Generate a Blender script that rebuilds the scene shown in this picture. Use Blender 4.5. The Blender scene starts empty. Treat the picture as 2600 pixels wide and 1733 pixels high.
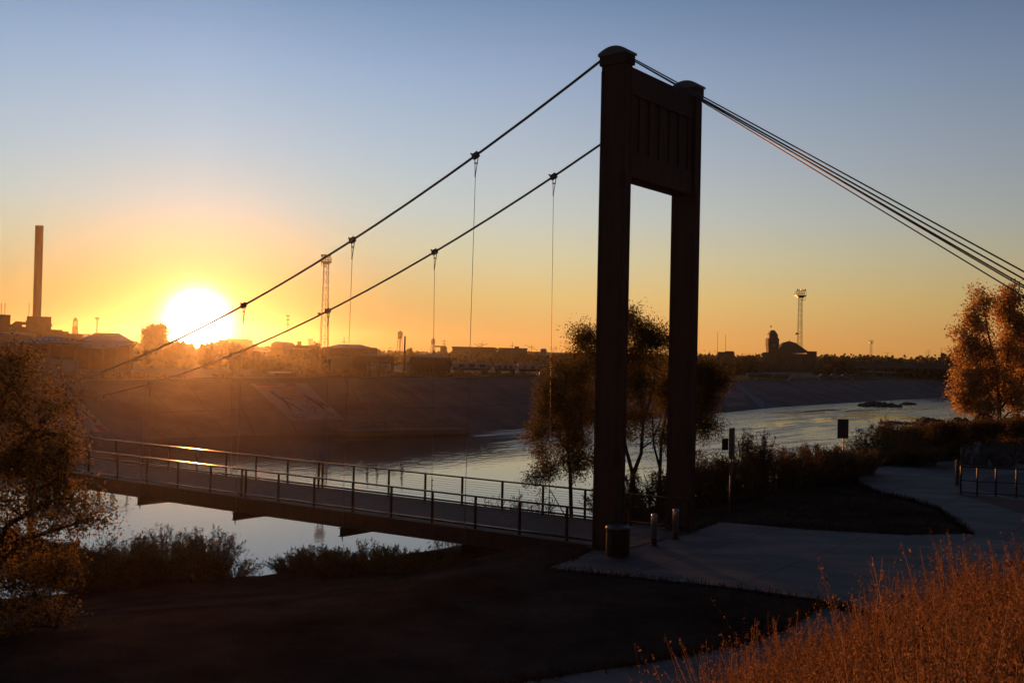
import bpy, math, random
import numpy as np
from mathutils import Vector, Matrix, Euler
from mathutils.bvhtree import BVHTree
rnd = random.Random(11); rng = np.random.default_rng(11)
sc = bpy.context.scene; COL = sc.collection
R = math.radians

# ------------------------------------------------------------------ camera
PX_F, PITCH, ROLL, CH = 2597.0, .0153, .0215, 6.393      # focal length in px of a 2600 px wide frame, tilt, roll, eye height
cam = bpy.data.cameras.new('camera'); co = bpy.data.objects.new('camera', cam); COL.objects.link(co); sc.camera = co
cam.sensor_width = 36; cam.lens = 36*PX_F/2600; cam.clip_start = .1; cam.clip_end = 12000
co.matrix_world = Matrix.Translation((0, 0, CH)) @ Matrix.Rotation(math.pi/2+PITCH, 4, 'X') @ Matrix.Rotation(ROLL, 4, 'Z')

# ------------------------------------------------------------------ sky, sun, exposure
SUN_EL, SUN_AZ = R(1.55), R(-17.1)                        # azimuth measured from +Y towards +X
SUN_DIR = Vector((math.sin(SUN_AZ)*math.cos(SUN_EL), math.cos(SUN_AZ)*math.cos(SUN_EL), math.sin(SUN_EL)))
w = bpy.data.worlds.new('World'); sc.world = w; w.use_nodes = True
nt = w.node_tree; nt.nodes.clear(); N = nt.nodes.new; L = nt.links.new
def mth(op, a, b=None, c=None):
    n = N('ShaderNodeMath'); n.operation = op
    for i, v in enumerate((a, b, c)):
        if v is None: continue
        if isinstance(v, (int, float)): n.inputs[i].default_value = v
        else: L(v, n.inputs[i])
    return n.outputs[0]
def vmul(col, f):                                         # colour * factor (or colour)
    n = N('ShaderNodeVectorMath'); n.operation = 'MULTIPLY'
    for i, v in enumerate((col, f)):
        if isinstance(v, tuple): n.inputs[i].default_value = v
        else: L(v, n.inputs[i])
    return n.outputs[0]
def vadd(a, b):
    n = N('ShaderNodeVectorMath'); n.operation = 'ADD'; L(a, n.inputs[0]); L(b, n.inputs[1]); return n.outputs[0]
def vscale(a, s):
    n = N('ShaderNodeVectorMath'); n.operation = 'SCALE'
    if isinstance(a, tuple): n.inputs[0].default_value = a
    else: L(a, n.inputs[0])
    if isinstance(s, (int, float)): n.inputs['Scale'].default_value = s
    else: L(s, n.inputs['Scale'])
    return n.outputs[0]
def ramp(fac, stops):
    n = N('ShaderNodeValToRGB'); r = n.color_ramp; r.interpolation = 'LINEAR'
    while len(r.elements) < len(stops): r.elements.new(.5)
    for e, (p, c) in zip(r.elements, stops): e.position = p; e.color = (*c, 1)
    L(fac, n.inputs[0]); return n.outputs[0]
sky = N('ShaderNodeTexSky'); sky.sky_type = 'NISHITA'; sky.sun_disc = False
sky.sun_elevation = SUN_EL; sky.sun_rotation = SUN_AZ; sky.air_density = 1; sky.dust_density = 1; sky.ozone_density = 1
tc = N('ShaderNodeTexCoord'); nrm = N('ShaderNodeVectorMath'); nrm.operation = 'NORMALIZE'; L(tc.outputs['Generated'], nrm.inputs[0])
sep = N('ShaderNodeSeparateXYZ'); L(nrm.outputs[0], sep.inputs[0])
elev = mth('MULTIPLY', mth('ARCSINE', sep.outputs[2]), 2/math.pi)         # 0 horizon .. 1 zenith
d90 = lambda e: max(0., e/90)
band = ramp(elev, [(0, (.90, .385, .085)), (d90(1), (.905, .43, .115)), (d90(3.4), (.83, .565, .21)), (d90(5.6), (.70, .615, .38)),
                   (d90(7.8), (.57, .585, .53)), (d90(11), (.44, .503, .575)), (d90(15.2), (.30, .392, .55)), (d90(19.2), (.172, .264, .432)),
                   (d90(27), (.105, .15, .285)), (d90(42), (.035, .048, .095)), (1, (.02, .028, .058))])
dotaz = N('ShaderNodeVectorMath'); dotaz.operation = 'DOT_PRODUCT'
flat = N('ShaderNodeCombineXYZ'); L(sep.outputs[0], flat.inputs[0]); L(sep.outputs[1], flat.inputs[1])
fn = N('ShaderNodeVectorMath'); fn.operation = 'NORMALIZE'; L(flat.outputs[0], fn.inputs[0])
L(fn.outputs[0], dotaz.inputs[0]); dotaz.inputs[1].default_value = (math.sin(SUN_AZ), math.cos(SUN_AZ), 0)
azang = mth('DIVIDE', mth('ARCCOSINE', mth('MINIMUM', mth('MAXIMUM', dotaz.outputs['Value'], -1.), 1.)), math.pi)
side = ramp(azang, [(0, (.58, .60, .59)), (10/180, (.52, .545, .545)), (18/180, (.5, .5, .5)), (40/180, (.32, .325, .335)),
                    (70/180, (.11, .115, .14)), (110/180, (.06, .06, .075)), (1, (.055, .055, .07))])
dots = N('ShaderNodeVectorMath'); dots.operation = 'DOT_PRODUCT'; L(nrm.outputs[0], dots.inputs[0]); dots.inputs[1].default_value = SUN_DIR
ang2 = mth('MULTIPLY', mth('SUBTRACT', 1., dots.outputs['Value']), 2*(180/math.pi)**2)     # squared angle to the sun, degrees
def aur(col, s): return vscale(col, mth('EXPONENT', mth('DIVIDE', ang2, -s*s)))
total = vadd(vscale(vmul(band, side), 2.0), vscale(sky.outputs[0], .006))
near = N('ShaderNodeVectorMath'); near.operation = 'SUBTRACT'; near.inputs[0].default_value = (1, 1, 1); 
azd, eld = mth('MULTIPLY', azang, 180/15.), mth('MULTIPLY', elev, 90/6.0)
L(vscale((.85, .73, .55), mth('EXPONENT', mth('MULTIPLY', mth('ADD', mth('MULTIPLY', azd, azd), mth('MULTIPLY', eld, eld)), -1.))), near.inputs[1])
el2 = mth('MULTIPLY', mth('SUBTRACT', elev, 9/90), 90/5.5); near2 = N('ShaderNodeVectorMath'); near2.operation = 'SUBTRACT'; near2.inputs[0].default_value = (1, 1, 1)
L(vscale((.15, .06, .03), mth('EXPONENT', mth('MULTIPLY', mth('ADD', mth('MULTIPLY', azd, azd), mth('MULTIPLY', el2, el2)), -1.))), near2.inputs[1])
total = vadd(vmul(vmul(total, near2.outputs[0]), near.outputs[0]), aur((14., 11., 8.), 1.1))
bg = N('ShaderNodeBackground'); L(total, bg.inputs[0]); bg.inputs[1].default_value = 1.0
wo = N('ShaderNodeOutputWorld'); L(bg.outputs[0], wo.inputs[0])
sun = bpy.data.lights.new('sun', 'SUN'); sun.energy = 5.0; sun.angle = R(.53); sun.color = (1, .34, .08)
so = bpy.data.objects.new('sun', sun); COL.objects.link(so); so.rotation_euler = SUN_DIR.to_track_quat('Z', 'Y').to_euler()
sc.view_settings.view_transform = 'Standard'; sc.view_settings.look = 'None'; sc.view_settings.exposure = 0; sc.view_settings.gamma = 1
sc.view_settings.use_curve_mapping = False
sc.render.engine = 'CYCLES'; sc.cycles.max_bounces = 8; sc.cycles.transparent_max_bounces = 8
sc.cycles.volume_bounces = 0; sc.cycles.use_denoising = True

# ------------------------------------------------------------------ placing: from a frame position to a point of the place
CAM = np.array([0, 0, CH]); CX, CY = 1300, 866.5
def ray(px, py):
    dx, dy = px-CX, py-CY; c, s = math.cos(ROLL), math.sin(ROLL)
    x, y = (c*dx+s*dy)/PX_F, (-s*dx+c*dy)/PX_F; c, s = math.cos(PITCH), math.sin(PITCH)
    return np.array([x, c+y*s, s-y*c])
def onz(px, py, z=0.): r = ray(px, py); return CAM+r*((z-CH)/r[2])
def ony(px, py, y): r = ray(px, py); return CAM+r*(y/r[1])
def pix(P):
    d = np.asarray(P, float)-CAM; c, s = math.cos(PITCH), math.sin(PITCH)
    y = d[1]*c+d[2]*s; z = -d[1]*s+d[2]*c; X, Y = PX_F*d[0]/y, -PX_F*z/y; c, s = math.cos(ROLL), math.sin(ROLL)
    return CX+c*X-s*Y, CY+s*X+c*Y
# bridge axes: s runs along the bridge away from the near tower, t across it from the near leg to the far leg
YAW = .6487; TX, TY = math.sin(YAW), math.cos(YAW); BX, BY = -TY, TX; OX, OY = 3.354, 34.396; GAP = 5.095
def W(s, t, z): return (OX+s*BX+t*TX, OY+s*BY+t*TY, z)

# ------------------------------------------------------------------ object helpers
def tag(o, label=None, cat=None, group=None, kind=None):
    if label: o['label'] = label
    if cat: o['category'] = cat
    if group: o['group'] = group
    if kind: o['kind'] = kind
    return o
ORG = {}
def thing(name, label, cat, loc, group=None):
    o = bpy.data.objects.new(name, None); COL.objects.link(o); o.location = [float(v) for v in loc]; o.empty_display_size = .3
    ORG[o.name] = np.array(loc, float); return tag(o, label, cat, group)
def link(name, me, mat, parent):
    me.materials.append(mat); o = bpy.data.objects.new(name, me); COL.objects.link(o)
    if parent is not None: o.parent = parent; ORG[o.name] = np.zeros(3)
    return o
def origin(parent):
    p, t = parent, np.zeros(3)
    while p is not None: t = t+ORG.get(p.name, 0); p = p.parent
    return t
class MB:
    def __init__(self): self.v = []; self.f = []
    def add(self, vs, fs):
        b = len(self.v); self.v += [tuple(float(c) for c in q) for q in vs]; self.f += [tuple(i+b for i in q) for q in fs]; return self
    def box(self, c, s, ax=((1, 0, 0), (0, 1, 0), (0, 0, 1))):            # centre, full sizes, axes
        c = np.array(c, float); a = [np.array(q, float)*k/2 for q, k in zip(ax, s)]
        vs = [c+i*a[0]+j*a[1]+k*a[2] for i in (-1, 1) for j in (-1, 1) for k in (-1, 1)]
        return self.add(vs, [(0, 1, 3, 2), (4, 6, 7, 5), (0, 4, 5, 1), (2, 3, 7, 6), (0, 2, 6, 4), (1, 5, 7, 3)])
    def bar(self, p, q, wd, ht=None):                                     # rectangular bar between two points
        p, q = np.array(p, float), np.array(q, float); d = q-p; l = np.linalg.norm(d); d = d/l
        up = np.array([0, 0, 1.]) if abs(d[2]) < .9 else np.array([BX, BY, 0.])
        x = np.cross(d, up); x /= np.linalg.norm(x); y = np.cross(x, d)
        return self.box((p+q)/2, (l, wd, ht or wd), (d, x, y))
    def tube(self, pts, r, n=8, cap=True):
        pts = [np.array(p, float) for p in pts]; rs = r if isinstance(r, (list, tuple)) else [r]*len(pts); vs = []; fs = []; x = None
        for i, p in enumerate(pts):
            d = pts[min(i+1, len(pts)-1)]-pts[max(i-1, 0)]; d = d/(np.linalg.norm(d)+1e-9)
            if x is None:
                a = np.array([0, 0, 1.]) if abs(d[2]) < .9 else np.array([1., 0, 0]); x = np.cross(d, a)
            x = x-d*np.dot(x, d); x = x/(np.linalg.norm(x)+1e-9); y = np.cross(d, x)
            vs += [p+rs[i]*(math.cos(k*2*math.pi/n)*x+math.sin(k*2*math.pi/n)*y) for k in range(n)]
        for i in range(len(pts)-1):
            fs += [(i*n+k, i*n+(k+1) % n, (i+1)*n+(k+1) % n, (i+1)*n+k) for k in range(n)]
        if cap: fs += [tuple(range(n-1, -1, -1)), tuple((len(pts)-1)*n+k for k in range(n))]
        return self.add(vs, fs)
    def lathe(self, c, prof, n=20):                                       # prof = [(radius, z)]
        c = np.array(c, float); vs = [c+np.array([r*math.cos(k*2*math.pi/n), r*math.sin(k*2*math.pi/n), z]) for r, z in prof for k in range(n)]
        fs = [(i*n+k, i*n+(k+1) % n, (i+1)*n+(k+1) % n, (i+1)*n+k) for i in range(len(prof)-1) for k in range(n)]
        return self.add(vs, fs+[tuple(range(n-1, -1, -1)), tuple((len(prof)-1)*n+k for k in range(n))])
    def prism(self, poly, off):                                           # polygon of 3-D points swept by off
        n = len(poly); off = np.array(off, float); vs = [np.array(p, float) for p in poly]+[np.array(p, float)+off for p in poly]
        return self.add(vs, [tuple(range(n)), tuple(range(2*n-1, n-1, -1))]+[(i, i+n, (i+1) % n+n, (i+1) % n) for i in range(n)])
    def build(self, name, mat, parent=None, smooth=False):
        v = np.array(self.v)-origin(parent); me = bpy.data.meshes.new(name); me.from_pydata(v.tolist(), [], self.f); me.update()
        if smooth: me.polygons.foreach_set('use_smooth', [True]*len(me.polygons))
        return link(name, me, mat, parent)
def copy_tree(o, parent=None):
    c = o.copy(); COL.objects.link(c); c.parent = parent
    ORG[c.name] = np.array(c.location) if parent is None else np.zeros(3)
    for ch in list(o.children): copy_tree(ch, c)
    return c
def quads(V, name, mat, parent, k=4):                                     # V: (n, k, 3) separate faces
    V = np.asarray(V, np.float32)-origin(parent).astype(np.float32); n = len(V); me = bpy.data.meshes.new(name)
    me.vertices.add(n*k); me.vertices.foreach_set('co', V.reshape(-1)); me.loops.add(n*k); me.polygons.add(n)
    me.loops.foreach_set('vertex_index', np.arange(n*k, dtype=np.int32)); me.polygons.foreach_set('loop_start', np.arange(0, n*k, k, dtype=np.int32))
    me.polygons.foreach_set('loop_total', np.full(n, k, np.int32)); me.update(calc_edges=True); me.validate()
    return link(name, me, mat, parent)
def leafquads(P, size, aspect=.45, up=0., hang=0.):                        # diamond leaves of random lie at P
    P = np.asarray(P, float); n = len(P); a = rng.normal(size=(n, 3)); a[:, 2] += up-hang; a /= np.linalg.norm(a, axis=1)[:, None]
    b = rng.normal(size=(n, 3)); b -= a*(a*b).sum(1)[:, None]; b /= np.linalg.norm(b, axis=1)[:, None]
    s = (size*(.6+.8*rng.random(n)))[:, None]
    return np.stack([P, P+a*s*.5+b*s*aspect*.5, P+a*s, P+a*s*.5-b*s*aspect*.5], 1)

# ------------------------------------------------------------------ materials
def mat(name, col, rough=.8, metal=0., var=.25, scale=3., bump=.15, col2=None, stretch=(1, 1, 1), detail=6, spec=.5, fine=0.):
    m = bpy.data.materials.new(name); m.use_nodes = True; t = m.node_tree; p = t.nodes['Principled BSDF']
    p.inputs['Roughness'].default_value = rough; p.inputs['Metallic'].default_value = metal; p.inputs['Specular IOR Level'].default_value = spec
    tx = t.nodes.new('ShaderNodeTexCoord'); mp = t.nodes.new('ShaderNodeMapping'); mp.inputs['Scale'].default_value = stretch
    geo = t.nodes.new('ShaderNodeNewGeometry'); t.links.new(geo.outputs['Position'], mp.inputs[0])
    nz = t.nodes.new('ShaderNodeTexNoise'); nz.inputs['Scale'].default_value = scale; nz.inputs['Detail'].default_value = detail; nz.inputs['Roughness'].default_value = .65
    t.links.new(mp.outputs[0], nz.inputs['Vector'])
    cr = t.nodes.new('ShaderNodeValToRGB'); c2 = col2 or tuple(min(1, c*(1+var)) for c in col)
    cr.color_ramp.elements[0].position = .32; cr.color_ramp.elements[1].position = .68
    cr.color_ramp.elements[0].color = (*[c*(1-var) for c in col], 1); cr.color_ramp.elements[1].color = (*c2, 1)
    t.links.new(nz.outputs['Fac'], cr.inputs[0]); t.links.new(cr.outputs[0], p.inputs['Base Color'])
    if bump:
        b = t.nodes.new('ShaderNodeBump'); b.inputs['Strength'].default_value = bump; b.inputs['Distance'].default_value = .05
        nz2 = t.nodes.new('ShaderNodeTexNoise'); nz2.inputs['Scale'].default_value = fine or scale*6; nz2.inputs['Detail'].default_value = 5
        t.links.new(mp.outputs[0], nz2.inputs['Vector']); t.links.new(nz2.outputs['Fac'], b.inputs['Height']); t.links.new(b.outputs[0], p.inputs['Normal'])
    return m
def leafmat(name, a, b, trans=.45):
    m = bpy.data.materials.new(name); m.use_nodes = True; t = m.node_tree; t.nodes.remove(t.nodes['Principled BSDF']); o = t.nodes['Material Output']
    g = t.nodes.new('ShaderNodeNewGeometry'); cr = t.nodes.new('ShaderNodeValToRGB'); cr.color_ramp.elements[0].color = (*a, 1); cr.color_ramp.elements[1].color = (*b, 1)
    t.links.new(g.outputs['Random Per Island'], cr.inputs[0])
    d = t.nodes.new('ShaderNodeBsdfDiffuse'); tr = t.nodes.new('ShaderNodeBsdfTranslucent'); mx = t.nodes.new('ShaderNodeMixShader'); mx.inputs[0].default_value = trans
    t.links.new(cr.outputs[0], d.inputs[0]); t.links.new(cr.outputs[0], tr.inputs[0]); t.links.new(d.outputs[0], mx.inputs[1]); t.links.new(tr.outputs[0], mx.inputs[2])
    t.links.new(mx.outputs[0], o.inputs[0]); return m
M = dict(
    steel=mat('weathering_steel', (.085, .047, .033), .75, .1, .2, 1.2, .12, stretch=(3, 3, .35)),
    capmetal=mat('cap_metal', (.16, .17, .18), .5, .5, .2, 4, .05),
    cable=mat('galvanised_cable', (.10, .085, .075), .45, .6, .15, 8, .05),
    rod=mat('hanger_rod', (.16, .13, .11), .45, .6, .15, 8, .05),
    rail=mat('rail_steel', (.085, .042, .024), .24, .55, .3, 5, .05),
    plank=mat('deck_planks', (.095, .082, .072), .85, 0, .3, 2.2, .2, stretch=(1, 1, 1)),
    stainless=mat('brushed_metal', (.42, .40, .39), .28, .9, .12, 6, .02),
    black=mat('black_paint', (.022, .020, .019), .45, .1, .2, 6, .05),
    bark=mat('bark', (.055, .042, .032), .9, 0, .35, 6, .4),
    twig=mat('twig', (.075, .05, .034), .9, 0, .3, 6, .2),
    wood=mat('weathered_wood', (.17, .115, .075), .85, 0, .3, 4, .3, stretch=(6, 6, .8)),
    rock=mat('rock', (.11, .095, .085), .9, 0, .4, 1.3, .6, fine=5),
    signback=mat('sign_metal', (.075, .065, .06), .45, .4, .15, 5, .03),
    white=mat('white_paint', (.40, .39, .37), .55, 0, .08, 3, .03),
    cream=mat('pale_cladding', (.15, .125, .105), .7, 0, .15, 1.5, .05),
    grey=mat('grey_metal', (.12, .11, .10), .45, .3, .2, 1.0, .05),
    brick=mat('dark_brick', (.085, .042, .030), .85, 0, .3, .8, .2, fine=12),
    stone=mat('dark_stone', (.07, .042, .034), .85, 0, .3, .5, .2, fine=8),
    slate=mat('slate_roof', (.04, .036, .036), .7, 0, .25, .8, .2),
    concrete=mat('concrete', (.145, .145, .142), .85, 0, .22, .35, .12, fine=14),
    chim=mat('chimney_concrete', (.19, .14, .11), .85, 0, .2, .15, .05, stretch=(1, 1, .3)),
    tankm=mat('tank_paint', (.30, .30, .31), .6, .0, .15, .4, .03),
    lattice=mat('lattice_steel', (.13, .10, .08), .5, .6, .2, 3, .0),
    roofmetal=mat('sheet_roof', (.12, .115, .112), .6, .15, .15, .6, .03),
    redp=mat('red_paint', (.20, .045, .03), .7, 0, .2, 2, .03),
    bluep=mat('blue_paint', (.10, .10, .22), .7, 0, .2, 2, .03),
    darkp=mat('dark_mural_paint', (.07, .05, .045), .8, 0, .2, 2, .03),
    ochre=mat('ochre_paint', (.26, .15, .05), .8, 0, .2, 2, .03),
    muralw=mat('mural_white', (.27, .26, .28), .85, 0, .15, .6, .03),
    glass=mat('window_glass', (.03, .03, .035), .06, 0, .1, 2, 0),
    mirror=mat('reflective_glass', (.75, .72, .7), .05, 1., .05, .25, 0),
    willow=leafmat('willow_leaf', (.05, .050, .017), (.21, .16, .052), .44),
    autumn=leafmat('autumn_leaf', (.34, .215, .075), (.76, .53, .22), .5),
    brown=leafmat('brown_leaf', (.045, .033, .013), (.33, .22, .085), .42),
    shrub=leafmat('shrub_leaf', (.07, .055, .024), (.23, .145, .06), .42),
    reed=leafmat('reed_leaf', (.11, .075, .035), (.32, .20, .09), .38),
    dry=leafmat('dry_grass', (.085, .044, .024), (.45, .26, .13), .32),
    tuft=leafmat('lawn_tuft', (.03, .018, .010), (.095, .052, .023), .3),
    farleaf=leafmat('far_leaf', (.03, .028, .012), (.085, .055, .022), .3),
)

# ------------------------------------------------------------------ setting: banks, river, levee, pavements
WATER = -3.5
SHORE = np.array([(-400, -190), (-60, 14), (-25, 33), (-10.5, 41.5), (-2, 50), (6, 61), (14, 72), (24, 85), (36, 99), (50, 117), (80, 143), (200, 240), (420, 420)], float)
def seg_d(x, y, A, B):
    ab = B-A; t = np.clip(((x-A[0])*ab[0]+(y-A[1])*ab[1])/(ab@ab), 0, 1); return np.hypot(x-A[0]-t*ab[0], y-A[1]-t*ab[1])
def shore_d(x, y):                                                         # signed distance to the near shore, + on land
    x, y = np.asarray(x, float), np.asarray(y, float); d = np.full(np.broadcast(x, y).shape, 1e9); s = np.ones_like(d)
    for A, B in zip(SHORE[:-1], SHORE[1:]):
        q = seg_d(x, y, A, B); cr = (B[0]-A[0])*(y-A[1])-(B[1]-A[1])*(x-A[0]); k = q < d; d = np.where(k, q, d); s = np.where(k, np.where(cr > 0, -1, 1), s)
    return d*s
def sstep(a, b, v): t = np.clip((v-a)/(b-a), 0, 1); return t*t*(3-2*t)
def gz(x, y):
    x, y = np.asarray(x, float), np.asarray(y, float); d = shore_d(x, y)
    wd = 13.5+4.5*sstep(3, -6, x); z = np.where(d < 3, -3.5+d*.5, -2+sstep(0, 1, (d-3)/(wd-3))*2.0); z = np.maximum(z, -6)
    rl = seg_d(x, y, np.array([41., 93.5]), np.array([80., 118.])); z = np.maximum(z, 1.35-(rl/4.5)**2*1.4)
    u = -.79*x+.62*y+np.maximum(0, y-13)*.34                               # the hill the camera stands on
    h = 4.85-.56*u; h = np.where(u < 0, 4.85-.10*u, h); h = np.where(h < .5, .5*np.exp((h-.5)/.5), h); h = np.minimum(h, 6.5)
    h = h+.28*np.exp(-((x-4.2)/1.6)**2-((y-12.5)/3.2)**2)
    h = h*sstep(60, 35, y)*sstep(-14, -4, x)
    z = z+np.where(h > .02, h, 0)
    return z+.03*np.sin(x*.9+y*.33)*np.sin(y*.71-x*.2)*sstep(0, 3, d)*np.where((x > -2) & (y < 75) & (h < .3), .25, 1.)
def sheet(name, xs, ys, m, kind='structure'):
    X, Y = np.meshgrid(xs, ys, indexing='ij'); Z = gz(X, Y); v = np.stack([X, Y, Z], -1).reshape(-1, 3); ny = len(ys)
    I = (np.arange(len(xs)-1)[:, None]*ny+np.arange(ny-1)[None]).reshape(-1); f = np.stack([I, I+ny, I+ny+1, I+1], 1)
    me = bpy.data.meshes.new(name); me.from_pydata(v.tolist(), [], f.tolist()); me.polygons.foreach_set('use_smooth', [True]*len(f))
    return tag(link(name, me, m, None), kind=kind)
M['earth'] = mat('dry_lawn', (.062, .046, .036), .98, 0, .4, .30, .4, col2=(.115, .080, .060), fine=11, spec=0.)
xs = np.concatenate([np.arange(-420, -70, 14.), np.arange(-70, 100, .8), np.arange(100, 440, 14.)])
ys = np.concatenate([np.arange(-200, -20, 12.), np.arange(-20, 130, .8), np.arange(130, 430, 12.)])
sheet('ground', xs, ys, M['earth'])

def watermat():
    m = bpy.data.materials.new('river_water'); m.use_nodes = True; t = m.node_tree; p = t.nodes['Principled BSDF']; K = t.links.new
    p.inputs['Base Color'].default_value = (.012, .015, .018, 1); p.inputs['Roughness'].default_value = .035; p.inputs['IOR'].default_value = 1.6
    g = t.nodes.new('ShaderNodeNewGeometry'); mp = t.nodes.new('ShaderNodeMapping'); mp.inputs['Rotation'].default_value = (0, 0, R(-52)); K(g.outputs['Position'], mp.inputs[0])
    def noise(sc3, s, det=4, rough=.6):
        q = t.nodes.new('ShaderNodeMapping'); q.inputs['Scale'].default_value = sc3; K(mp.outputs[0], q.inputs[0])
        n = t.nodes.new('ShaderNodeTexNoise'); n.inputs['Scale'].default_value = s; n.inputs['Detail'].default_value = det; n.inputs['Roughness'].default_value = rough; K(q.outputs[0], n.inputs['Vector']); return n.outputs['Fac']
    def mapr(v, a, b, c, d):
        n = t.nodes.new('ShaderNodeMapRange'); n.interpolation_type = 'SMOOTHSTEP'; K(v, n.inputs[0])
        for i, q in enumerate((a, b, c, d)): n.inputs[i+1].default_value = q
        return n.outputs[0]
    def mm(op, a, b):
        n = t.nodes.new('ShaderNodeMath'); n.operation = op
        for i, q in enumerate((a, b)):
            if isinstance(q, (int, float)): n.inputs[i].default_value = q
            else: K(q, n.inputs[i])
        return n.outputs[0]
    sp = t.nodes.new('ShaderNodeSeparateXYZ'); K(g.outputs['Position'], sp.inputs[0])
    fast = mapr(mm('ADD', sp.outputs[0], mm('MULTIPLY', mm('SUBTRACT', sp.outputs[1], 85.), .45)), 6, 26, 0, 1)                                # broken water downstream of the weir
    patch = mapr(noise((.25, 1, 1), .05, 3), .36, .52, .15, 1)                # slicks and riffles
    streak = mapr(noise((.16, 1, 1), .30, 4), .47, .60, 0, 1)
    riff = mm('MULTIPLY', fast, mm('MAXIMUM', mm('MULTIPLY', patch, .35), streak))
    foot = mapr(noise((.12, .6, 1), .12, 3), .5, .62, 0, .5)
    b1 = t.nodes.new('ShaderNodeBump'); b1.inputs['Distance'].default_value = .03; K(noise((.6, 1, 1), 1.1, 3), b1.inputs['Height'])
    K(mm('ADD', mm('MULTIPLY', riff, .8), mm('MULTIPLY', mapr(mm('ADD', mm('MULTIPLY', sp.outputs[0], -.77), mm('MULTIPLY', sp.outputs[1], .63)), 46, 78, .10, .85), mm('MULTIPLY', mm('SUBTRACT', 1., mm('MULTIPLY', fast, .8)), 1.))), b1.inputs['Strength'])
    b2 = t.nodes.new('ShaderNodeBump'); b2.inputs['Distance'].default_value = .5; K(noise((.4, 1, 1), .55, 5, .7), b2.inputs['Height']); K(mm('MULTIPLY', riff, 1.0), b2.inputs['Strength'])
    K(b1.outputs[0], b2.inputs['Normal']); K(b2.outputs[0], p.inputs['Normal'])
    return m
mb = MB().add([(-600, -60, WATER), (900, -60, WATER), (900, 1000, WATER), (-600, 1000, WATER)], [(0, 1, 2, 3)])
tag(mb.build('river', watermat()), kind='structure')

# levee: foot on the far waterline, top from the frame, plain beyond
FOOT = [(250, 1125), (420, 1112), (649, 1104), (967, 1103), (1192, 1097), (1340, 1085), (1600, 1066), (1813, 1050), (1967, 1034.5), (2079, 1027), (2378, 1010), (2419, 1008)]
E_ = [onz(x, y, WATER)[:2] for x, y in FOOT]
E_ = [E_[0]+(E_[0]-E_[2])*6, E_[0]+(E_[0]-E_[2])*2.0]+E_+[np.array([260., 480.]), np.array([620., 900.])]
E_ = np.array(E_); nE = len(E_); NRM = []
for i in range(nE):
    d = E_[min(i+1, nE-1)]-E_[max(i-1, 0)]; d /= np.linalg.norm(d); NRM.append(np.array([-d[1], d[0]]))
NRM = np.array(NRM)
TOPX, TOPY = [-3000, 200, 250, 649, 1000, 1358, 1813, 1967, 2079, 2378, 2419, 9000], [962, 966, 966, 959, 958, 958.4, 965.6, 966.5, 967, 963, 962, 960]
TOPS = []
for e, n in zip(E_, NRM):
    q = e+n*17; x, _ = pix((q[0], q[1], 2.5)); 
    z = 2.5
    for _ in range(6):
        x, y = pix((q[0], q[1], z)); z += (y-np.interp(x, TOPX, TOPY))*q[1]/PX_F
    TOPS.append((q[0], q[1], float(np.clip(z, 1.2, 3.2))))
TOPS = np.array(TOPS)
BACK = np.array([(q[0]+n[0]*9, q[1]+n[1]*9, q[2]) for q, n in zip(TOPS, NRM)])
PLAIN = np.array([(q[0]+n[0]*22, q[1]+n[1]*22, min(q[2], 1.6)-.3) for q, n in zip(TOPS, NRM)])
M['levee'] = mat('levee_concrete', (.115, .108, .105), .9, 0, .42, .14, .12, stretch=(1, 1, 2), fine=6)
M['plainm'] = mat('far_plain', (.055, .042, .028), .95, 0, .4, .05, .2, fine=1.5)
lv = thing('concrete_levee', 'long sloping concrete flood levee along the far bank of the river', 'levee', (0, 150, WATER))
NA, NU = 6, 6; v = []; LVF = []
for i in range((nE-1)*NA+1):
    k, s = min(i//NA, nE-2), (i-min(i//NA, nE-2)*NA)/NA
    lo = np.array([*(E_[k]-NRM[k]*3), WATER-1.1])*(1-s)+np.array([*(E_[k+1]-NRM[k+1]*3), WATER-1.1])*s; hi = TOPS[k]*(1-s)+TOPS[k+1]*s
    v += [tuple(lo*(1-j/NU)+hi*(j/NU)) for j in range(NU+1)]
for i in range((nE-1)*NA):
    for j in range(NU): a = i*(NU+1)+j; LVF += [(a, a+NU+1, a+NU+2), (a, a+NU+2, a+1)]
LVV = v; b = MB(); b.add(v, LVF); b.build('concrete_face', M['levee'], lv); b = MB()
for i in range(6, (nE-2)*NA, 1):
    P_ = [np.array(v[i*(NU+1)+j])+np.array([0, 0, .025]) for j in range(NU+1)]; P2 = [np.array(v[(i+1)*(NU+1)+j])+np.array([0, 0, .025]) for j in range(NU+1)]; e = (P2[3]-P_[3]); le = np.linalg.norm(e); e = e/le*.045
    if i % 2 == 0: b.add([q for p in P_ for q in (p-e, p+e)], [(2*j, 2*j+1, 2*j+3, 2*j+2) for j in range(NU)])
    lo_, hi_ = np.array([0, 0, .0]), (P_[4]-P_[3])*.045
    b.add([P_[3], P2[3], P2[3]+hi_, P_[3]+hi_], [(0, 1, 2, 3)])
b.build('panel_joints', M['stone'], lv)
b = MB(); v = []
for i in range(nE):                                                        # pale kerb along the crest
    n3 = np.array([*NRM[i], 0]); v += [TOPS[i]+[0, 0, .004]-n3*.06, TOPS[i]+[0, 0, .16]-n3*.06, TOPS[i]+[0, 0, .16]+n3*.5, TOPS[i]+n3*.5-[0, 0, .1]]
b.add(v, [(4*i+k, 4*i+4+k, 4*i+5+k, 4*i+1+k) for i in range(nE-1) for k in range(3)]); b.build('coping', M['concrete'], lv)
b = MB(); v = []
for i in range(nE): v += [tuple(TOPS[i]), tuple(BACK[i]), tuple(PLAIN[i])]
b.add(v, [(3*i+k, 3*i+3+k, 3*i+4+k, 3*i+1+k) for i in range(nE-1) for k in (0, 1)])

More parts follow.
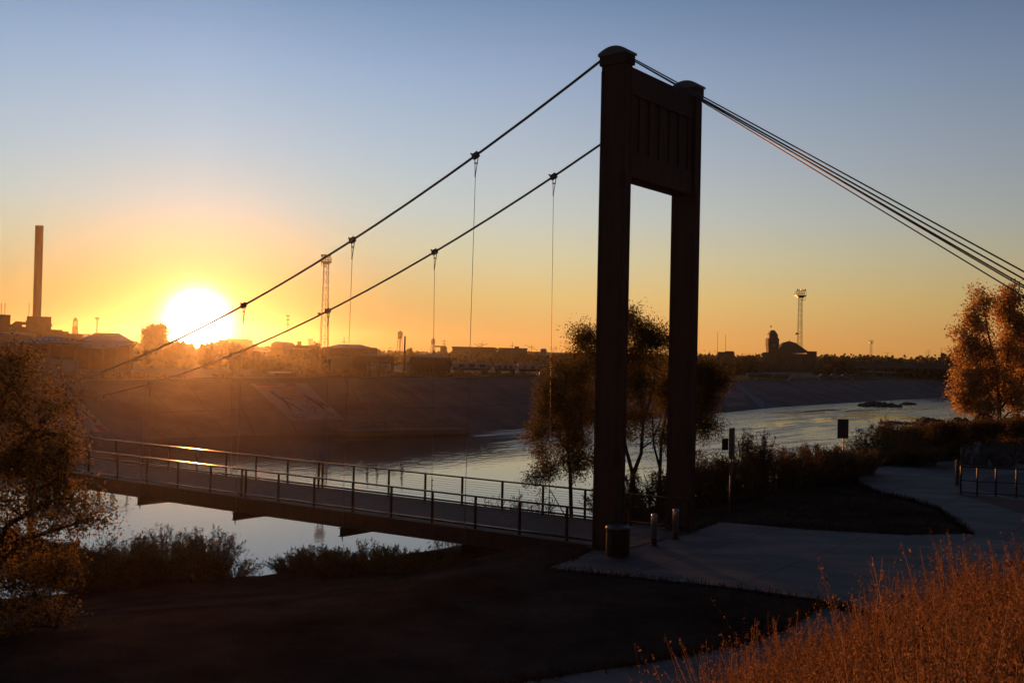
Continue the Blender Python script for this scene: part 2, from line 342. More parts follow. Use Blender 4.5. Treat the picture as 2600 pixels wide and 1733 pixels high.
fp = []
for i in range(nE):
    a = -1.15+2.15*i/(nE-1); fp.append((1450*math.sin(a), 1450*max(.3, math.cos(a)), .8))
for i in range(nE): v = [tuple(PLAIN[i]), fp[i]]; b.add(v, [])
k0 = 3*nE; b.f += [(k0+2*i, k0+2*i+2, k0+2*i+3, k0+2*i+1) for i in range(nE-1)]
tag(b.build('far_ground', M['plainm']), kind='structure')
# a face of the levee to place things on
BV = BVHTree.FromPolygons([Vector(q) for q in LVV], LVF)
def hit(px, py):
    h = BV.ray_cast(Vector(CAM), Vector(ray(px, py)).normalized()); return np.array(h[0]), np.array(h[1])
def hit_lv(px, py, lift=.03):
    p, n = hit(px, py); n = n if n[2] > 0 else -n; return p+n*lift
def ontop(px, back=3., dz=0.):                                            # a point of the levee crest seen at px
    best = None
    for i in range(nE-1):
        for t in np.linspace(0, 1, 60):
            q = TOPS[i]*(1-t)+TOPS[i+1]*t; n = NRM[i]*(1-t)+NRM[i+1]*t; q = q+np.array([n[0]*back, n[1]*back, 0]); e = abs(pix(q)[0]-px) if q[1] > 5 else 1e9
            if best is None or e < best[0]: best = (e, q)
    return best[1]+np.array([0, 0, dz])

def flat(name, pts, z, m, kind='structure', lift=None):
    b = MB(); b.add([(*onz(x, y, z)[:2], z) if lift is None else (x, y, z) for x, y in pts], [tuple(range(len(pts)))]); o = b.build(name, m)
    import bmesh
    bm = bmesh.new(); bm.from_mesh(o.data)
    ex = bmesh.ops.extrude_edge_only(bm, edges=bm.edges[:]); bmesh.ops.translate(bm, verts=[q for q in ex['geom'] if isinstance(q, bmesh.types.BMVert)], vec=(0, 0, -.35)); bmesh.ops.triangulate(bm, faces=bm.faces[:])
    bmesh.ops.recalc_face_normals(bm, faces=bm.faces[:])
    bm.to_mesh(o.data); bm.free(); return tag(o, kind=kind)
def slabmat(name, col, joint=3.1):
    m = mat(name, col, .82, 0, .2, .5, .12, fine=22); t = m.node_tree; p = t.nodes['Principled BSDF']; K = t.links.new
    src = p.inputs['Base Color'].links[0].from_socket; g = t.nodes.new('ShaderNodeNewGeometry'); mp = t.nodes.new('ShaderNodeMapping'); mp.inputs['Rotation'].default_value = (0, 0, YAW+.0)
    K(g.outputs['Position'], mp.inputs[0]); br = t.nodes.new('ShaderNodeTexBrick'); br.offset = 0; br.inputs['Scale'].default_value = 1; br.inputs['Mortar Size'].default_value = .028
    br.inputs['Brick Width'].default_value = joint; br.inputs['Row Height'].default_value = joint; br.inputs['Color1'].default_value = (1, 1, 1, 1); br.inputs['Color2'].default_value = (.86, .85, .84, 1); br.inputs['Mortar'].default_value = (.32, .31, .30, 1); br.inputs['Bias'].default_value = 0
    K(mp.outputs[0], br.inputs['Vector']); mx = t.nodes.new('ShaderNodeMix'); mx.data_type = 'RGBA'; mx.blend_type = 'MULTIPLY'; mx.inputs[0].default_value = 1; K(src, mx.inputs[6]); K(br.outputs['Color'], mx.inputs[7])
    q = t.nodes.new('ShaderNodeMapping'); q.inputs['Scale'].default_value = (.5, 1.4, 1); K(g.outputs['Position'], q.inputs[0])
    n = t.nodes.new('ShaderNodeTexNoise'); n.inputs['Scale'].default_value = .55; n.inputs['Detail'].default_value = 6; K(q.outputs[0], n.inputs['Vector'])
    cr = t.nodes.new('ShaderNodeValToRGB'); cr.color_ramp.elements[0].position = .45; cr.color_ramp.elements[1].position = .72; cr.color_ramp.elements[0].color = (.74, .75, .78, 1); cr.color_ramp.elements[1].color = (1.6, 1.42, 1.25, 1); K(n.outputs['Fac'], cr.inputs[0])
    m2 = t.nodes.new('ShaderNodeMix'); m2.data_type = 'RGBA'; m2.blend_type = 'MULTIPLY'; m2.inputs[0].default_value = 1; K(mx.outputs[2], m2.inputs[6]); K(cr.outputs[0], m2.inputs[7]); K(m2.outputs[2], p.inputs['Base Color']); return m
M['slab'] = slabmat('plaza_concrete', (.18, .168, .155)); M['pathm'] = slabmat('path_concrete', (.15, .142, .135), 4.2)
flat('plaza', [(1395, 1439), (1592, 1461), (1879, 1492), (2078, 1520), (2230, 1560), (2500, 1600), (2640, 1500), (2560, 1375), (2467, 1354), (2299, 1357), (2045, 1343), (1829, 1324), (1764, 1347), (1690, 1356), (1600, 1372), (1500, 1398), (1462, 1417)], .05, M['slab'])
flat('path', [(2480, 1372), (2461, 1350), (2440, 1332), (2377, 1288), (2299, 1263), (2222, 1247), (2178, 1227), (2169, 1210), (2194, 1192), (2277, 1177), (2432, 1168), (2700, 1156), (2800, 1300), (2760, 1420), (2640, 1460)], .046, M['pathm'])
flat('footpath', [(1180, 1800), (1304, 1735), (1470, 1708), (1658, 1680), (1879, 1636), (1990, 1600), (2090, 1535), (2300, 1590), (2240, 1690), (2000, 1760), (1700, 1850), (1300, 1900)], .042, M['pathm'])
M['asph'] = mat('asphalt', (.045, .045, .047), .9, 0, .2, 1.0, .25, fine=30); M['gravel'] = mat('red_gravel', (.14, .075, .055), .95, 0, .35, 9, .5)
flat('asphalt', [(2650, 1266), (2560, 1260), (2490, 1243), (2474, 1228), (2510, 1210), (2650, 1192)], .05, M['asph'])
flat('gravel_bed', [(2412, 1251), (2470, 1264), (2540, 1286), (2650, 1318), (2650, 1278), (2540, 1264), (2439, 1249)], .054, M['gravel'])

# ------------------------------------------------------------------ suspension footbridge
A3 = ((BX, BY, 0), (TX, TY, 0), (0, 0, 1)); MID = 56.0
zc = lambda s: 2.2+.00469*(s-MID)**2                                     # main cable
zd = lambda s: .07-.016*s*(1-s/112)                                      # deck top
zr = lambda s: 1.25-.0115*s*(1-s/112)+.0                                 # rail top
zg = lambda s: -.44-.0235*s*(1-s/112)                                    # girder underside
bridge = thing('suspension_bridge', 'rusty brown suspension footbridge with an H shaped tower and cables, crossing the river', 'bridge', W(0, GAP/2, 0))
LW, LT = .93, .46
def tower(s0):
    for t in (0, GAP):
        b = MB(); b.box(W(s0, t, 8.2), (LW, LT, 16.4), A3)
        for k in (-1, 1):                                                 # plate edges of the box leg
            b.box(W(s0+k*(LW/2-.04), t-LT/2-.012, 8.1), (.08, .024, 16.0), A3)
            b.box(W(s0-LW/2-.012, t+k*(LT/2-.03), 8.1), (.024, .06, 16.0), A3)
        leg = b.build('tower_leg', M['steel'], bridge)
        MB().box(W(s0, t, 16.47), (LW+.12, LT+.12, .36), A3).build('collar', M['steel'], leg)
        MB().box(W(s0, t, .04), (LW+.3, LT+.3, .09), A3).build('base_plate', M['steel'], leg)
        for zz in (3.1, 6.2, 9.3, 12.4):
            b = MB(); b.box(W(s0-LW/2-.03, t, zz), (.03, LT-.1, .5), A3); b.box(W(s0, t-LT/2-.03, zz), (LW-.2, .03, .5), A3)
            for q in (-.3, -.1, .1, .3):
                for y in (-.17, .17): b.tube([W(s0+q, t-LT/2-.02, zz+y), W(s0+q, t-LT/2-.075, zz+y)], .028, 6)
            b.build('splice_plate', M['steel'], leg)
        b = MB(); n = 16; prof = []
        for i in range(n+1):
            a = (i/n-.5)*2; prof.append((a*.57, 16.69+.20*(1-a*a)))
        low = [(a, z-.09-.05*(1-(a/.57)**2)) for a, z in reversed(prof)]
        b.prism([W(s0+a, t-.33, z) for a, z in prof+low], (TX*.66, TY*.66, 0))
        for q in (-.29, .29): b.prism([W(s0+a, t+q-.02, z) for a, z in prof+[(.47, 16.62), (-.47, 16.62)]], (TX*.04, TY*.04, 0))
        b.build('saddle_hood', M['capmetal'], leg)
    b = MB(); zb, zt = 12.58, 16.27; g0, g1 = LT/2, GAP-LT/2; gw = g1-g0; D = LW-.14
    b.box(W(s0, GAP/2, zt-.45), (D, gw, .90), A3); b.box(W(s0, GAP/2, zb+.42), (D, gw, .84), A3)
    b.box(W(s0, GAP/2, (zb+zt)/2), (.60, gw, zt-zb-1.72), A3)
    pan = b.build('portal_panel', M['steel'], bridge)
    for i in range(7):
        MB().box(W(s0, g0+.18+(gw-.36)*i/6, (zb+zt)/2-.03), (D-.10, .30, zt-zb-1.735), A3).build('rib', M['steel'], pan)
tower(0.); tower(112.)
def curve(f, s0, s1, n, t): return [W(s0+(s1-s0)*i/n, t, f(s0+(s1-s0)*i/n)) for i in range(n+1)]
for t in (0, GAP): MB().tube(curve(zc, 0, 112, 60, t), .048, 8).build('main_cable', M['cable'], bridge, True)
END = [(0, 689.6, -.1), (0, 708.5, .05), (0, 725, .0), (GAP, 708.0, .1), (GAP, 731, .0), (GAP, 753, -.1)]
def on_t(px, py, t):
    r = ray(px, py); n = np.array([TX, TY, 0]); o = np.array([OX+t*TX, OY+t*TY, 0]); k = ((o-CAM)@n)/(r@n); P = CAM+k*r; return (P-o)@np.array([BX, BY, 0]), P[2]
for k, (t, y, dt) in enumerate(END):
    s, z = on_t(2600, y, t+dt); z0 = 16.55+.06*(k % 3 == 0) if t == 0 else 16.36-.05*(k % 3); sl = (z0-z)/(-.35-s); s2 = -.35-(z0-.2)/sl
    MB().tube([W(-.35, t+dt*1.2, z0), W(s, t+dt, z), W(s2, t+dt*1.6, .2)], .022, 7).build('backstay_cable', M['cable'], bridge, True)
HS = [6.1, 12.55, 19.45, 26.85, 34.3, 41.7, 49.0, 56.0, 63.0, 70.3, 77.7, 85.1, 92.5, 99.4, 105.9]
for i, s in enumerate(HS):
    for t in (0, GAP):
        tb = -.16 if t == 0 else GAP+.16; z1 = zc(s); z0 = zg(s)-.42
        b = MB(); b.tube([W(s-.01, t, z1-.72), W(s, tb, zd(s)+.9)], .011, 6)                                    # upper rod
        h = b.build('hanger', M['rod'], bridge)
        b = MB(); sl = 2*.00469*(s-MID); d = np.array([BX, BY, sl]); d /= np.linalg.norm(d); up = np.cross(d, [TX, TY, 0]); up = up*np.sign(up[2])
        c = np.array(W(s, t, z1)); b.box(c, (.27, .14, .20), (d, (TX, TY, 0), up))
        for a in (-.09, .09):
            for e in (-1, 1): b.tube([c+d*a+up*.14, c+d*a-up*.13], .02, 6)
        b.tube([c+d*.13+up*.1, c+d*.17+up*.2], .03, 6); b.build('cable_clamp', M['cable'], h)
        b = MB(); q = np.array([BX, BY, 0])
        for e in (-1, 1):                                                 # open links under the clamp
            b.tube([c-up*.10+q*e*.085, c-np.array([0, 0, .30])+q*(e*.05-.03)], .02, 6); b.tube([c-np.array([0, 0, .30])+q*(e*.055-.03), c-np.array([0, 0, .66])+q*(e*.015-.01)], .016, 6)
        b.tube([c-np.array([0, 0, .28])+q*.04, c-np.array([0, 0, .30])-q*.10], .028, 6); b.tube([c-np.array([0, 0, .64]), c-np.array([0, 0, .80])], .026, 6); b.build('link', M['cable'], h)
        b = MB(); b.tube([W(s, tb, zd(s)+.95), W(s, tb, zd(s)+.15)], .022, 6)
        for k, zz in enumerate((.88, .66, .44)): b.lathe(W(s-.02, tb, zd(s)+zz), [(.0, -.05), (.045, 0), (.0, .05)], 8)
        b.tube([W(s, tb, zd(s)+.15), W(s, tb, z0-.14)], .018, 6); b.build('turnbuckle', M['rod'], h)
    b = MB(); t0, t1 = -.30, GAP+.30; zz = zg(s)
    b.box(W(s, GAP/2, zz-.16), (.03, t1-t0, .36), A3); b.box(W(s, GAP/2, zz-.342), (.22, t1-t0, .024), A3)
    for tt in (t0+.1, t1-.1): b.box(W(s, tt, zz-.02), (.22, .2, .02), A3); b.tube([W(s, tt+.03, zz-.30), W(s, tt+.03, zz-.46)], .02, 6)
    b.build('floor_beam', M['steel'], bridge)
NS = 56; SS = [-.55+i*(112.0+.55)/NS for i in range(NS+1)]
b = MB(); v = []
for s in SS: v += [W(s, .16, zd(s)), W(s, GAP-.16, zd(s)), W(s, GAP-.16, zd(s)-.07), W(s, .16, zd(s)-.07)]
b.add(v, [(4*i+k, 4*i+(k+1) % 4, 4*i+4+(k+1) % 4, 4*i+4+k) for i in range(NS) for k in range(4)])
def plankmat():
    m = M['plank']; t = m.node_tree; p = t.nodes['Principled BSDF']; K = t.links.new; g = t.nodes.new('ShaderNodeNewGeometry'); mp = t.nodes.new('ShaderNodeMapping'); mp.inputs['Rotation'].default_value = (0, 0, YAW)
    K(g.outputs['Position'], mp.inputs[0]); wv = t.nodes.new('ShaderNodeTexWave'); wv.inputs['Scale'].default_value = .55; wv.wave_profile = 'SAW'; wv.bands_direction = 'X'; K(mp.outputs[0], wv.inputs[0])
    cr = t.nodes.new('ShaderNodeValToRGB'); cr.color_ramp.elements[0].color = (.25, .25, .25, 1); cr.color_ramp.elements[1].position = .12; K(wv.outputs['Fac'], cr.inputs[0])
    src = p.inputs['Base Color'].links[0].from_socket; mx = t.nodes.new('ShaderNodeMix'); mx.data_type = 'RGBA'; mx.blend_type = 'MULTIPLY'; mx.inputs[0].default_value = 1; K(src, mx.inputs[6]); K(cr.outputs[0], mx.inputs[7]); K(mx.outputs[2], p.inputs['Base Color'])
plankmat(); b.build('deck', M['plank'], bridge)
for t, e in ((.07, -1), (GAP-.07, 1)):
    b = MB(); v = []
    for s in SS: v += [W(s, t-.07, zd(s)+.02), W(s, t+.07, zd(s)+.02), W(s, t+.07, zg(s)), W(s, t-.07, zg(s))]
    b.add(v, [(4*i+k, 4*i+(k+1) % 4, 4*i+4+(k+1) % 4, 4*i+4+k) for i in range(NS) for k in range(4)]); b.add([], [])
    v = []
    for s in SS: v += [W(s, t+e*.10, zg(s)+.03), W(s, t+e*.18, zg(s)+.03), W(s, t+e*.18, zg(s)-.004), W(s, t+e*.10, zg(s)-.004)]
    b.add(v, [(4*i+k, 4*i+(k+1) % 4, 4*i+4+(k+1) % 4, 4*i+4+k) for i in range(NS) for k in range(4)]); b.build('edge_girder', M['steel'], bridge)
NP = [-.5, 1.85, 3.9, 5.96, 8.1, 10.28, 12.46, 14.8, 17.1, 19.33, 19.62, 21.9, 24.45, 27.0, 29.6, 32.3, 35.0]
FP = [-.5, 1.95, 4.05, 6.1, 8.2, 10.4, 12.55, 14.8, 17.1, 19.25, 19.52, 21.8, 24.25, 26.7, 29.25, 31.85, 34.4, 37.1, 39.9]
for t, ps in ((.28, NP), (GAP-.28, FP)):
    n = 60; rl = thing('railing', None, None, (0, 0, 0)); rl.parent = bridge; rl.location = (0, 0, 0); ORG[rl.name] = np.zeros(3); b = MB(); v = []
    for s in np.linspace(-.5, 112, n+1): v += [W(s, t-.045, zr(s)-.035), W(s, t-.045, zr(s)+.018), W(s, t-.035, zr(s)+.028), W(s, t+.035, zr(s)+.028), W(s, t+.045, zr(s)+.018), W(s, t+.045, zr(s)-.035)]
    b.add(v, [(6*i+k, 6*i+(k+1) % 6, 6*i+6+(k+1) % 6, 6*i+6+k) for i in range(n) for k in range(6)]); b.build('top_rail', M['rail'], rl)
    MB_b = MB()
    for i in range(n):
        s0, s1 = -.5+112.5*i/n, -.5+112.5*(i+1)/n; MB_b.bar(W(s0, t, zd(s0)+.13), W(s1, t, zd(s1)+.13), .05, .075)
    MB_b.build('bottom_rail', M['rail'], rl)
    wv = MB()
    for k in range(1, 10):
        f = lambda s, k=k: zd(s)+.17+(zr(s)-zd(s)-.24)*k/10
        wv.tube(curve(f, -.5, 112, 30, t), .0065, 4, False)
    wv.build('infill_wires', M['rod'], rl)
    s = ps[-1]
    while s < 109: s += 2.45; ps.append(s)
    for s in ps: MB().box(W(s, t, (zr(s)+zd(s)-.10)/2), (.085, .06, zr(s)-zd(s)+.08), A3).build('railing_post', M['rail'], rl)
# short return railing between the legs on the land side

# ------------------------------------------------------------------ things on the near bank
def at(px, py, z=0.): p = onz(px, py, z); return np.array([p[0], p[1], z])
# bollards
p = at(1660, 1384, .05); bo = thing('bollard', 'round metal bollard nearer the dark litter bin, left of its pair', 'bollard', p, 'bollards at the bridge entrance')
MB().lathe(p, [(.105, 0), (.105, 1.03), (.09, 1.07), (.05, 1.09), (.005, 1.095)], 24).build('post', M['stainless'], bo, True)
MB().lathe(p, [(.15, 0), (.15, .02), (.11, .035)], 24).build('base_ring', M['black'], bo)
MB().lathe(p, [(.109, .14), (.109, .24)], 24).build('black_band', M['black'], bo)
b2 = copy_tree(bo); b2.location = at(1715, 1368, .05); b2['label'] = 'round metal bollard in front of the far tower leg, right of its pair'
# litter bin
p = at(1568, 1412, .05); t = thing('litter_bin', 'dark slatted round litter bin on the plaza corner beside the near tower leg', 'litter bin', p)
b = MB()
for k in range(30):
    a = k*2*math.pi/30; c = np.array([math.cos(a), math.sin(a), 0]); d = np.array([-math.sin(a), math.cos(a), 0]); b.box(p+c*.375+[0, 0, .49], (.012, .058, .86), (c, d, (0, 0, 1)))
for z in (.10, .50, .90): b.lathe(p, [(.36, z-.02), (.368, z-.02), (.368, z+.02), (.36, z+.02)], 30)
b.build('slatted_body', M['black'], t)
MB().lathe(p, [(.10, .03), (.35, .05), (.35, .86), (.33, .86), (.33, .07)], 24).build('liner', M['black'], t)
MB().lathe(p, [(.40, .90), (.405, .955), (.36, .985), (.20, .975), (.19, .93)], 30).build('rim_lid', M['capmetal'], t, True)
# gate panel between the legs
# path signs
p = at(1853, 1299, 0.02); t = thing('post_sign', 'tall thin signpost with edge-on panels standing in the dry grass by the plaza', 'signpost', p)
MB().box(p+[0, 0, 1.5], (.06, .06, 3.0)).build('post', M['signback'], t)
v1 = np.array([.556, .83, 0])
def panel(c, wd, ht, ax, m, nm, par, th=.02): return MB().box(c, (wd, th, ht), (ax, np.cross((0, 0, 1), ax), (0, 0, 1))).build(nm, m, par)
f1 = panel(p+[.02, -.05, 2.92], .62, 1.30, v1, M['signback'], 'sign_panel', t); panel(p+[-.24, .05, 2.86], .30, .50, np.array([.95, .3, 0]), M['signback'], 'small_panel', t)
panel(p+[.02, -.05, 1.85], .30, .60, v1, M['signback'], 'lower_panel', t); b = MB(); b.box(p+[0, -.035, 1.22], (.075, .012, .72)); b.build('white_marker', M['grey'], t)
p = at(2140.5, 1193, 0.0); t = thing('notice_board', 'rectangular notice sign with lines of text on a thin post before the reeds', 'sign', p)
MB().box(p+[0, 0, 1.35], (.07, .07, 2.7)).build('post', M['signback'], t)
ax = np.array([.93, .36, 0]); ax /= np.linalg.norm(ax); c = p+[-.06, -.05, 2.50]; bd = panel(c, .80, 1.16, ax, M['signback'], 'board', t, .03)
nx = np.array([ax[1], -ax[0], 0]); b = MB()
b.lathe(c+nx*.018+[0, 0, .36], [(.0, -.08), (.09, 0), (0, .08)], 8)
for k in range(8): b.box(c+nx*.02+ax*(-.02*(k % 3))+[0, 0, .18-.088*k], (.58-.05*(k % 3), .006, .032), (ax, nx, (0, 0, 1)))
b.build('text_lines', M['grey'], bd)
# black railing on the right
def fence_pts(): return [at(x, y, 0.05) for x, y in ((2439, 1254), (2480.6, 1258), (2528, 1260), (2580, 1263), (2634, 1267), (2690, 1272))]
fp = fence_pts(); t = thing('guard_rail', 'black metal guard railing beside the curving path at the right', 'railing', fp[0])
FH = 1.42
for q in fp: MB().box(q+[0, 0, FH/2], (.07, .07, FH)).build('post', M['black'], t)
for nm, z, th in (('top_rail', FH-.01, .075), ('middle_rail', FH*.5, .05), ('bottom_rail', .13, .05)):
    b = MB()
    for a, c in zip(fp[:-1], fp[1:]): b.bar(a+[0, 0, z], c+[0, 0, z], th)
    b.build(nm, M['black'], t)
for (x, y0, y1, wd, lab) in ((2429.5, 1231, 1168, .17, 'shorter weathered wooden post at the end of the black railing'), (2443, 1183, 1137, .17, 'taller weathered wooden post behind the railing end, beside a boulder')):
    p = at(x, y0, .04); h = (y0-y1)*p[1]/PX_F; t = thing('wooden_post', lab, 'post', p, 'wooden posts at the path')
    MB().box(p+[0, 0, h/2], (wd, wd, h)).build('shaft', M['wood'], t); MB().prism([p+[-wd/2, -wd/2, h], p+[wd/2, -wd/2, h], p+[0, -wd/2, h+.05]], (0, wd, 0)).build('cap', M['wood'], t)
    MB().box(p+[0, -wd/2-.006, h*.55], (wd*.7, .012, .12)).build('metal_strap', M['signback'], t)
def rockmesh(c, r, seed, sq=.7):
    g = np.random.default_rng(seed); b = MB(); n, m = 9, 14; vs = [c+np.array([0, 0, r*sq])]; ph = g.random(12)*6.28
    for i in range(1, n):
        a = math.pi*.62*i/n
        for k in range(m):
            t = k*2*math.pi/m; rr = r*(1+.16*math.sin(2*t+ph[0])+.12*math.sin(3*t+ph[1]+a*2)+.10*math.sin(5*t+a*5+ph[2])+.05*g.normal()); vs.append(c+np.array([rr*math.sin(a)*math.cos(t), rr*math.sin(a)*math.sin(t), sq*rr*math.cos(a)]))
    fs = [(0, 1+k, 1+(k+1) % m) for k in range(m)]+[(1+i*m+k, 1+(i+1)*m+k, 1+(i+1)*m+(k+1) % m, 1+i*m+(k+1) % m) for i in range(n-2) for k in range(m)]
    return b.add(vs, fs)
for k, (x, y, r, sq, lab) in enumerate(((2478, 1181, .80, 1.55, 'tall dark boulder right beside the taller wooden post'), (2545, 1183, .74, .95, 'rounded boulder between the tall boulder and the frame edge'), (2592, 1176, .66, .8, 'low reddish boulder at the right end of the boulder row'))):
    p = at(x, y, .02); o = rockmesh(p+[0, 0, .1], r, 40+k, sq).build('boulder', M['rock'], None, False); o.data.name = 'boulder'; tag(o, lab, 'boulder', 'boulders by the path')
# rocks along the bank berm and in the river
k = 0
for i in range(26):
    x = 2345+i*11+rnd.uniform(-4, 4); y0 = 88+rnd.uniform(2, 12)+(x-2345)*.05; q = ony(x, 1066, y0); r = rnd.uniform(.45, 1.05)
    z = float(gz(q[0], q[1])); o = rockmesh(np.array([q[0], q[1], z+.1]), r, 100+i, .75).build('bank_rock', M['rock']); tag(o, 'dark rock in the rough line of rocks on the far end of the near bank', 'rock', 'rocks lining the near bank')
for i, (x, y, r) in enumerate(((2190, 1030, 1.0), (2203, 1030.5, 1.3), (2214, 1029.8, 1.5), (2228, 1030.5, 1.3), (2240, 1031, 1.5), (2252, 1031.3, 1.1), (2266, 1032, 1.3), (2280, 1033, .9))):
    q = onz(x, y, WATER); o = rockmesh(np.array([q[0], q[1], WATER-.1]), r*1.15, 200+i, .6).build('river_rock', M['rock']); tag(o, 'dark rock in the line of rocks reaching out from the far bank', 'rock', 'rocks at the foot of the levee')
for i, (x, y, r, lab) in enumerate(((2306, 1026.5, 2.3, 'lone low rock in the river off the end of the far rock line'), (2250, 1073.5, 1.1, 'left tip rock of the long low rock bar in the river'), (2274, 1074.5, 1.5, 'longest flat rock in the middle of the low rock bar'), (2300, 1075, 1.4, 'right rock of the low bar, by the bank bushes'))):
    q = onz(x, y, WATER); o = rockmesh(np.array([q[0], q[1], WATER-.1]), r, 220+i, .28).build('river_rock', M['rock']); o.scale = (1.0, 1, 1); tag(o, lab, 'rock', 'rocks standing in the river')

# ------------------------------------------------------------------ trees and plants
DENS = 1.7
def crown(name, label, cat, base, blobs, ncl, per, clr, size, leaf, trunk_r, forks, group=None, aspect=.45, hang=0., fork_z=.25, bark='bark', seed=0, lean=None, shell=.55, branch=True, cname='crown'):
    """blobs: (centre, radii, weight); forks: trunk polylines [(pts, r0, r1)]"""
    g = np.random.default_rng(900+seed); t = thing(name, label, cat, base, group); b = MB(); skel = []
    for pts, r0, r1 in forks:
        b.tube(pts, [r0+(r1-r0)*i/(len(pts)-1) for i in range(len(pts))], 8); skel += [(np.array(p, float), r0+(r1-r0)*i/(len(pts)-1)) for i, p in enumerate(pts)]
        for a, c in zip(pts[:-1], pts[1:]): skel += [(np.array(a)*(1-q)+np.array(c)*q, (r0+r1)/2) for q in (.25, .5, .75)]
    S = np.array([s for s, _ in skel]); wts = np.array([q[2] for q in blobs], float); wts /= wts.sum(); P = []
    for k in range(ncl):
        c, r, _ = blobs[g.choice(len(blobs), p=wts)]; d = g.normal(size=3); d /= np.linalg.norm(d); q = np.array(c)+np.array(r)*d*(shell+(1-shell)*g.random())**1.0
        dd = np.linalg.norm(S-q, axis=1)+np.maximum(0, S[:, 2]-q[2]+.15*np.linalg.norm(S[:, :2]-q[:2], axis=1))*1.5; j = int(np.argmin(dd)); a = S[j]
        if branch:
            mid = a*.45+q*.55+np.array([0, 0, .12*np.linalg.norm(q-a)]); r0 = min(skel[j][1]*.55, .012*np.linalg.norm(q-a)+.012); b.tube([a, a*.8+mid*.2+[0, 0, .03], mid, q], [r0, r0*.8, r0*.5, r0*.18], 5, False)
        n = int(per*DENS*(.6+.8*g.random())); e = g.normal(size=(n, 3))*clr*np.array([1, 1, .8]); ax = d*clr*1.2; e += np.outer(g.normal(size=n)*.7, ax)
        if hang: e[:, 2] -= np.abs(g.normal(size=n))*clr*hang
        P.append(q+e)
    b.build('trunk', M[bark], t); P = np.concatenate(P); quads(leafquads(P, size, aspect, hang=hang*.8), cname, leaf, t); return t
def stems(name, label, cat, base, n, h, spread, leaf, lsize, per, group=None, aspect=.22, seed=0, rad=.35, lean=(0, 0), thick=.012, cname='foliage', start=.25, curl=.25):
    """many stems rising and arching from one root, narrow leaves along them"""
    n, per, lsize = int(n*1.75), per*1.35, lsize*1.2; g = np.random.default_rng(500+seed); base = np.array(base, float); t = thing(name, label, cat, base, group); b = MB(); P = []
    for k in range(n):
        a = g.random()*2*math.pi; rr = rad*math.sqrt(g.random()); p0 = base+np.array([rr*math.cos(a), rr*math.sin(a), -.15]); hh = h*(.55+.45*g.random()**.7)
        a2 = a+g.normal()*.6; out = spread*(.15+.85*g.random()); d = np.array([math.cos(a2)*out+lean[0], math.sin(a2)*out+lean[1], 0]); pts = []
        for i in range(6):
            s = i/5; pts.append(p0+d*(s**1.6)+np.array([0, 0, hh*(s-curl*s*s*(out/max(spread, .01))**2)])+g.normal(size=3)*.02*h*s)
        b.tube(pts, [thick*(1-.8*i/5) for i in range(6)], 4, False); m = max(3, int(per*(.6+.8*g.random()))); s = start+(1-start)*g.random(m)**.8; s5 = s*5; i0 = np.minimum(4, s5.astype(int)); f = (s5-i0)[:, None]; A = np.array(pts)
        P.append(A[i0]*(1-f)+A[i0+1]*f+g.normal(size=(m, 3))*np.array([.06, .06, .05])*h*.45*(1.1-s)[:, None])
    b.build('stem', M['twig'], t); P = np.concatenate(P); quads(leafquads(P, lsize, aspect, up=.7), cname, leaf, t); return t
def G(x, y): return float(gz(x, y))
def PT(px, py, d): return ony(px, py, d)
def RX(px, d): return px*d/PX_F

# the big autumn tree at the left edge
d = 25.; f = lambda px, py, dd=0.: PT(px, py, d+dd)
bs = np.array([-14.2, 25.3, G(-14.2, 25.3)])
crown('autumn_tree', 'large rust coloured autumn tree cut by the left edge, before the bridge deck', 'tree', bs,
      [(f(10, 930), (.75, .9, .62), 1.1), (f(60, 1030), (1.25, 1.2, .9), 2.4), (f(110, 1150), (1.25, 1.2, .8), 2.4), (f(20, 1210), (1.6, 1.4, .9), 2.2), (f(150, 1260), (.95, 1.0, .45), 1.2), (f(60, 1330), (1.5, 1.2, .45), 1.0), (f(235, 1318), (.42, .5, .16), .28), (f(-140, 1150), (1.6, 1.5, 2.0), 2.2), (f(20, 1400), (.9, .9, .3), .35)],
      340, 60, .22, .08, M['brown'], .22, [([bs, bs+[.15, 0, 1.2], bs+[.6, 0, 2.6], bs+[1.2, -.1, 4.2], bs+[1.6, 0, 5.6], bs+[2.0, 0, 6.5]], .22, .04), ([bs+[.3, 0, 1.4], bs+[1.6, .1, 2.0], f(20, 1330), f(150, 1260), f(215, 1275)], .12, .018), ([bs+[.2, 0, 1.2], bs+[1.5, -.2, 1.5], f(60, 1370), f(200, 1325), f(262, 1318)], .09, .012), ([bs+[.6, 0, 2.6], f(20, 1160), f(110, 1080)], .09, .02)], seed=1, aspect=.55)
# leafy thicket under it
p = np.array([-10.6, 24.2, G(-10.6, 24.2)])
crown('leafy_thicket', 'low leafy thicket with dull orange leaves below the big left tree', 'shrub', p, [(PT(60, 1470, 24), (1.3, 1.0, .55), 2), (PT(150, 1440, 24.5), (.6, .6, .45), 1.2), (PT(-60, 1500, 24), (1.2, 1, .6), 1), (PT(110, 1540, 24), (.9, .8, .4), .8), (PT(20, 1580, 24), (.8, .8, .35), .5)],
      75, 100, .16, .07, M['brown'], .05, [([p, p+[.2, 0, .6], p+[.5, 0, 1.2]], .05, .02), ([p, p+[-.3, 0, .5], p+[-.8, 0, 1.3]], .04, .015)], seed=2, cname='foliage')
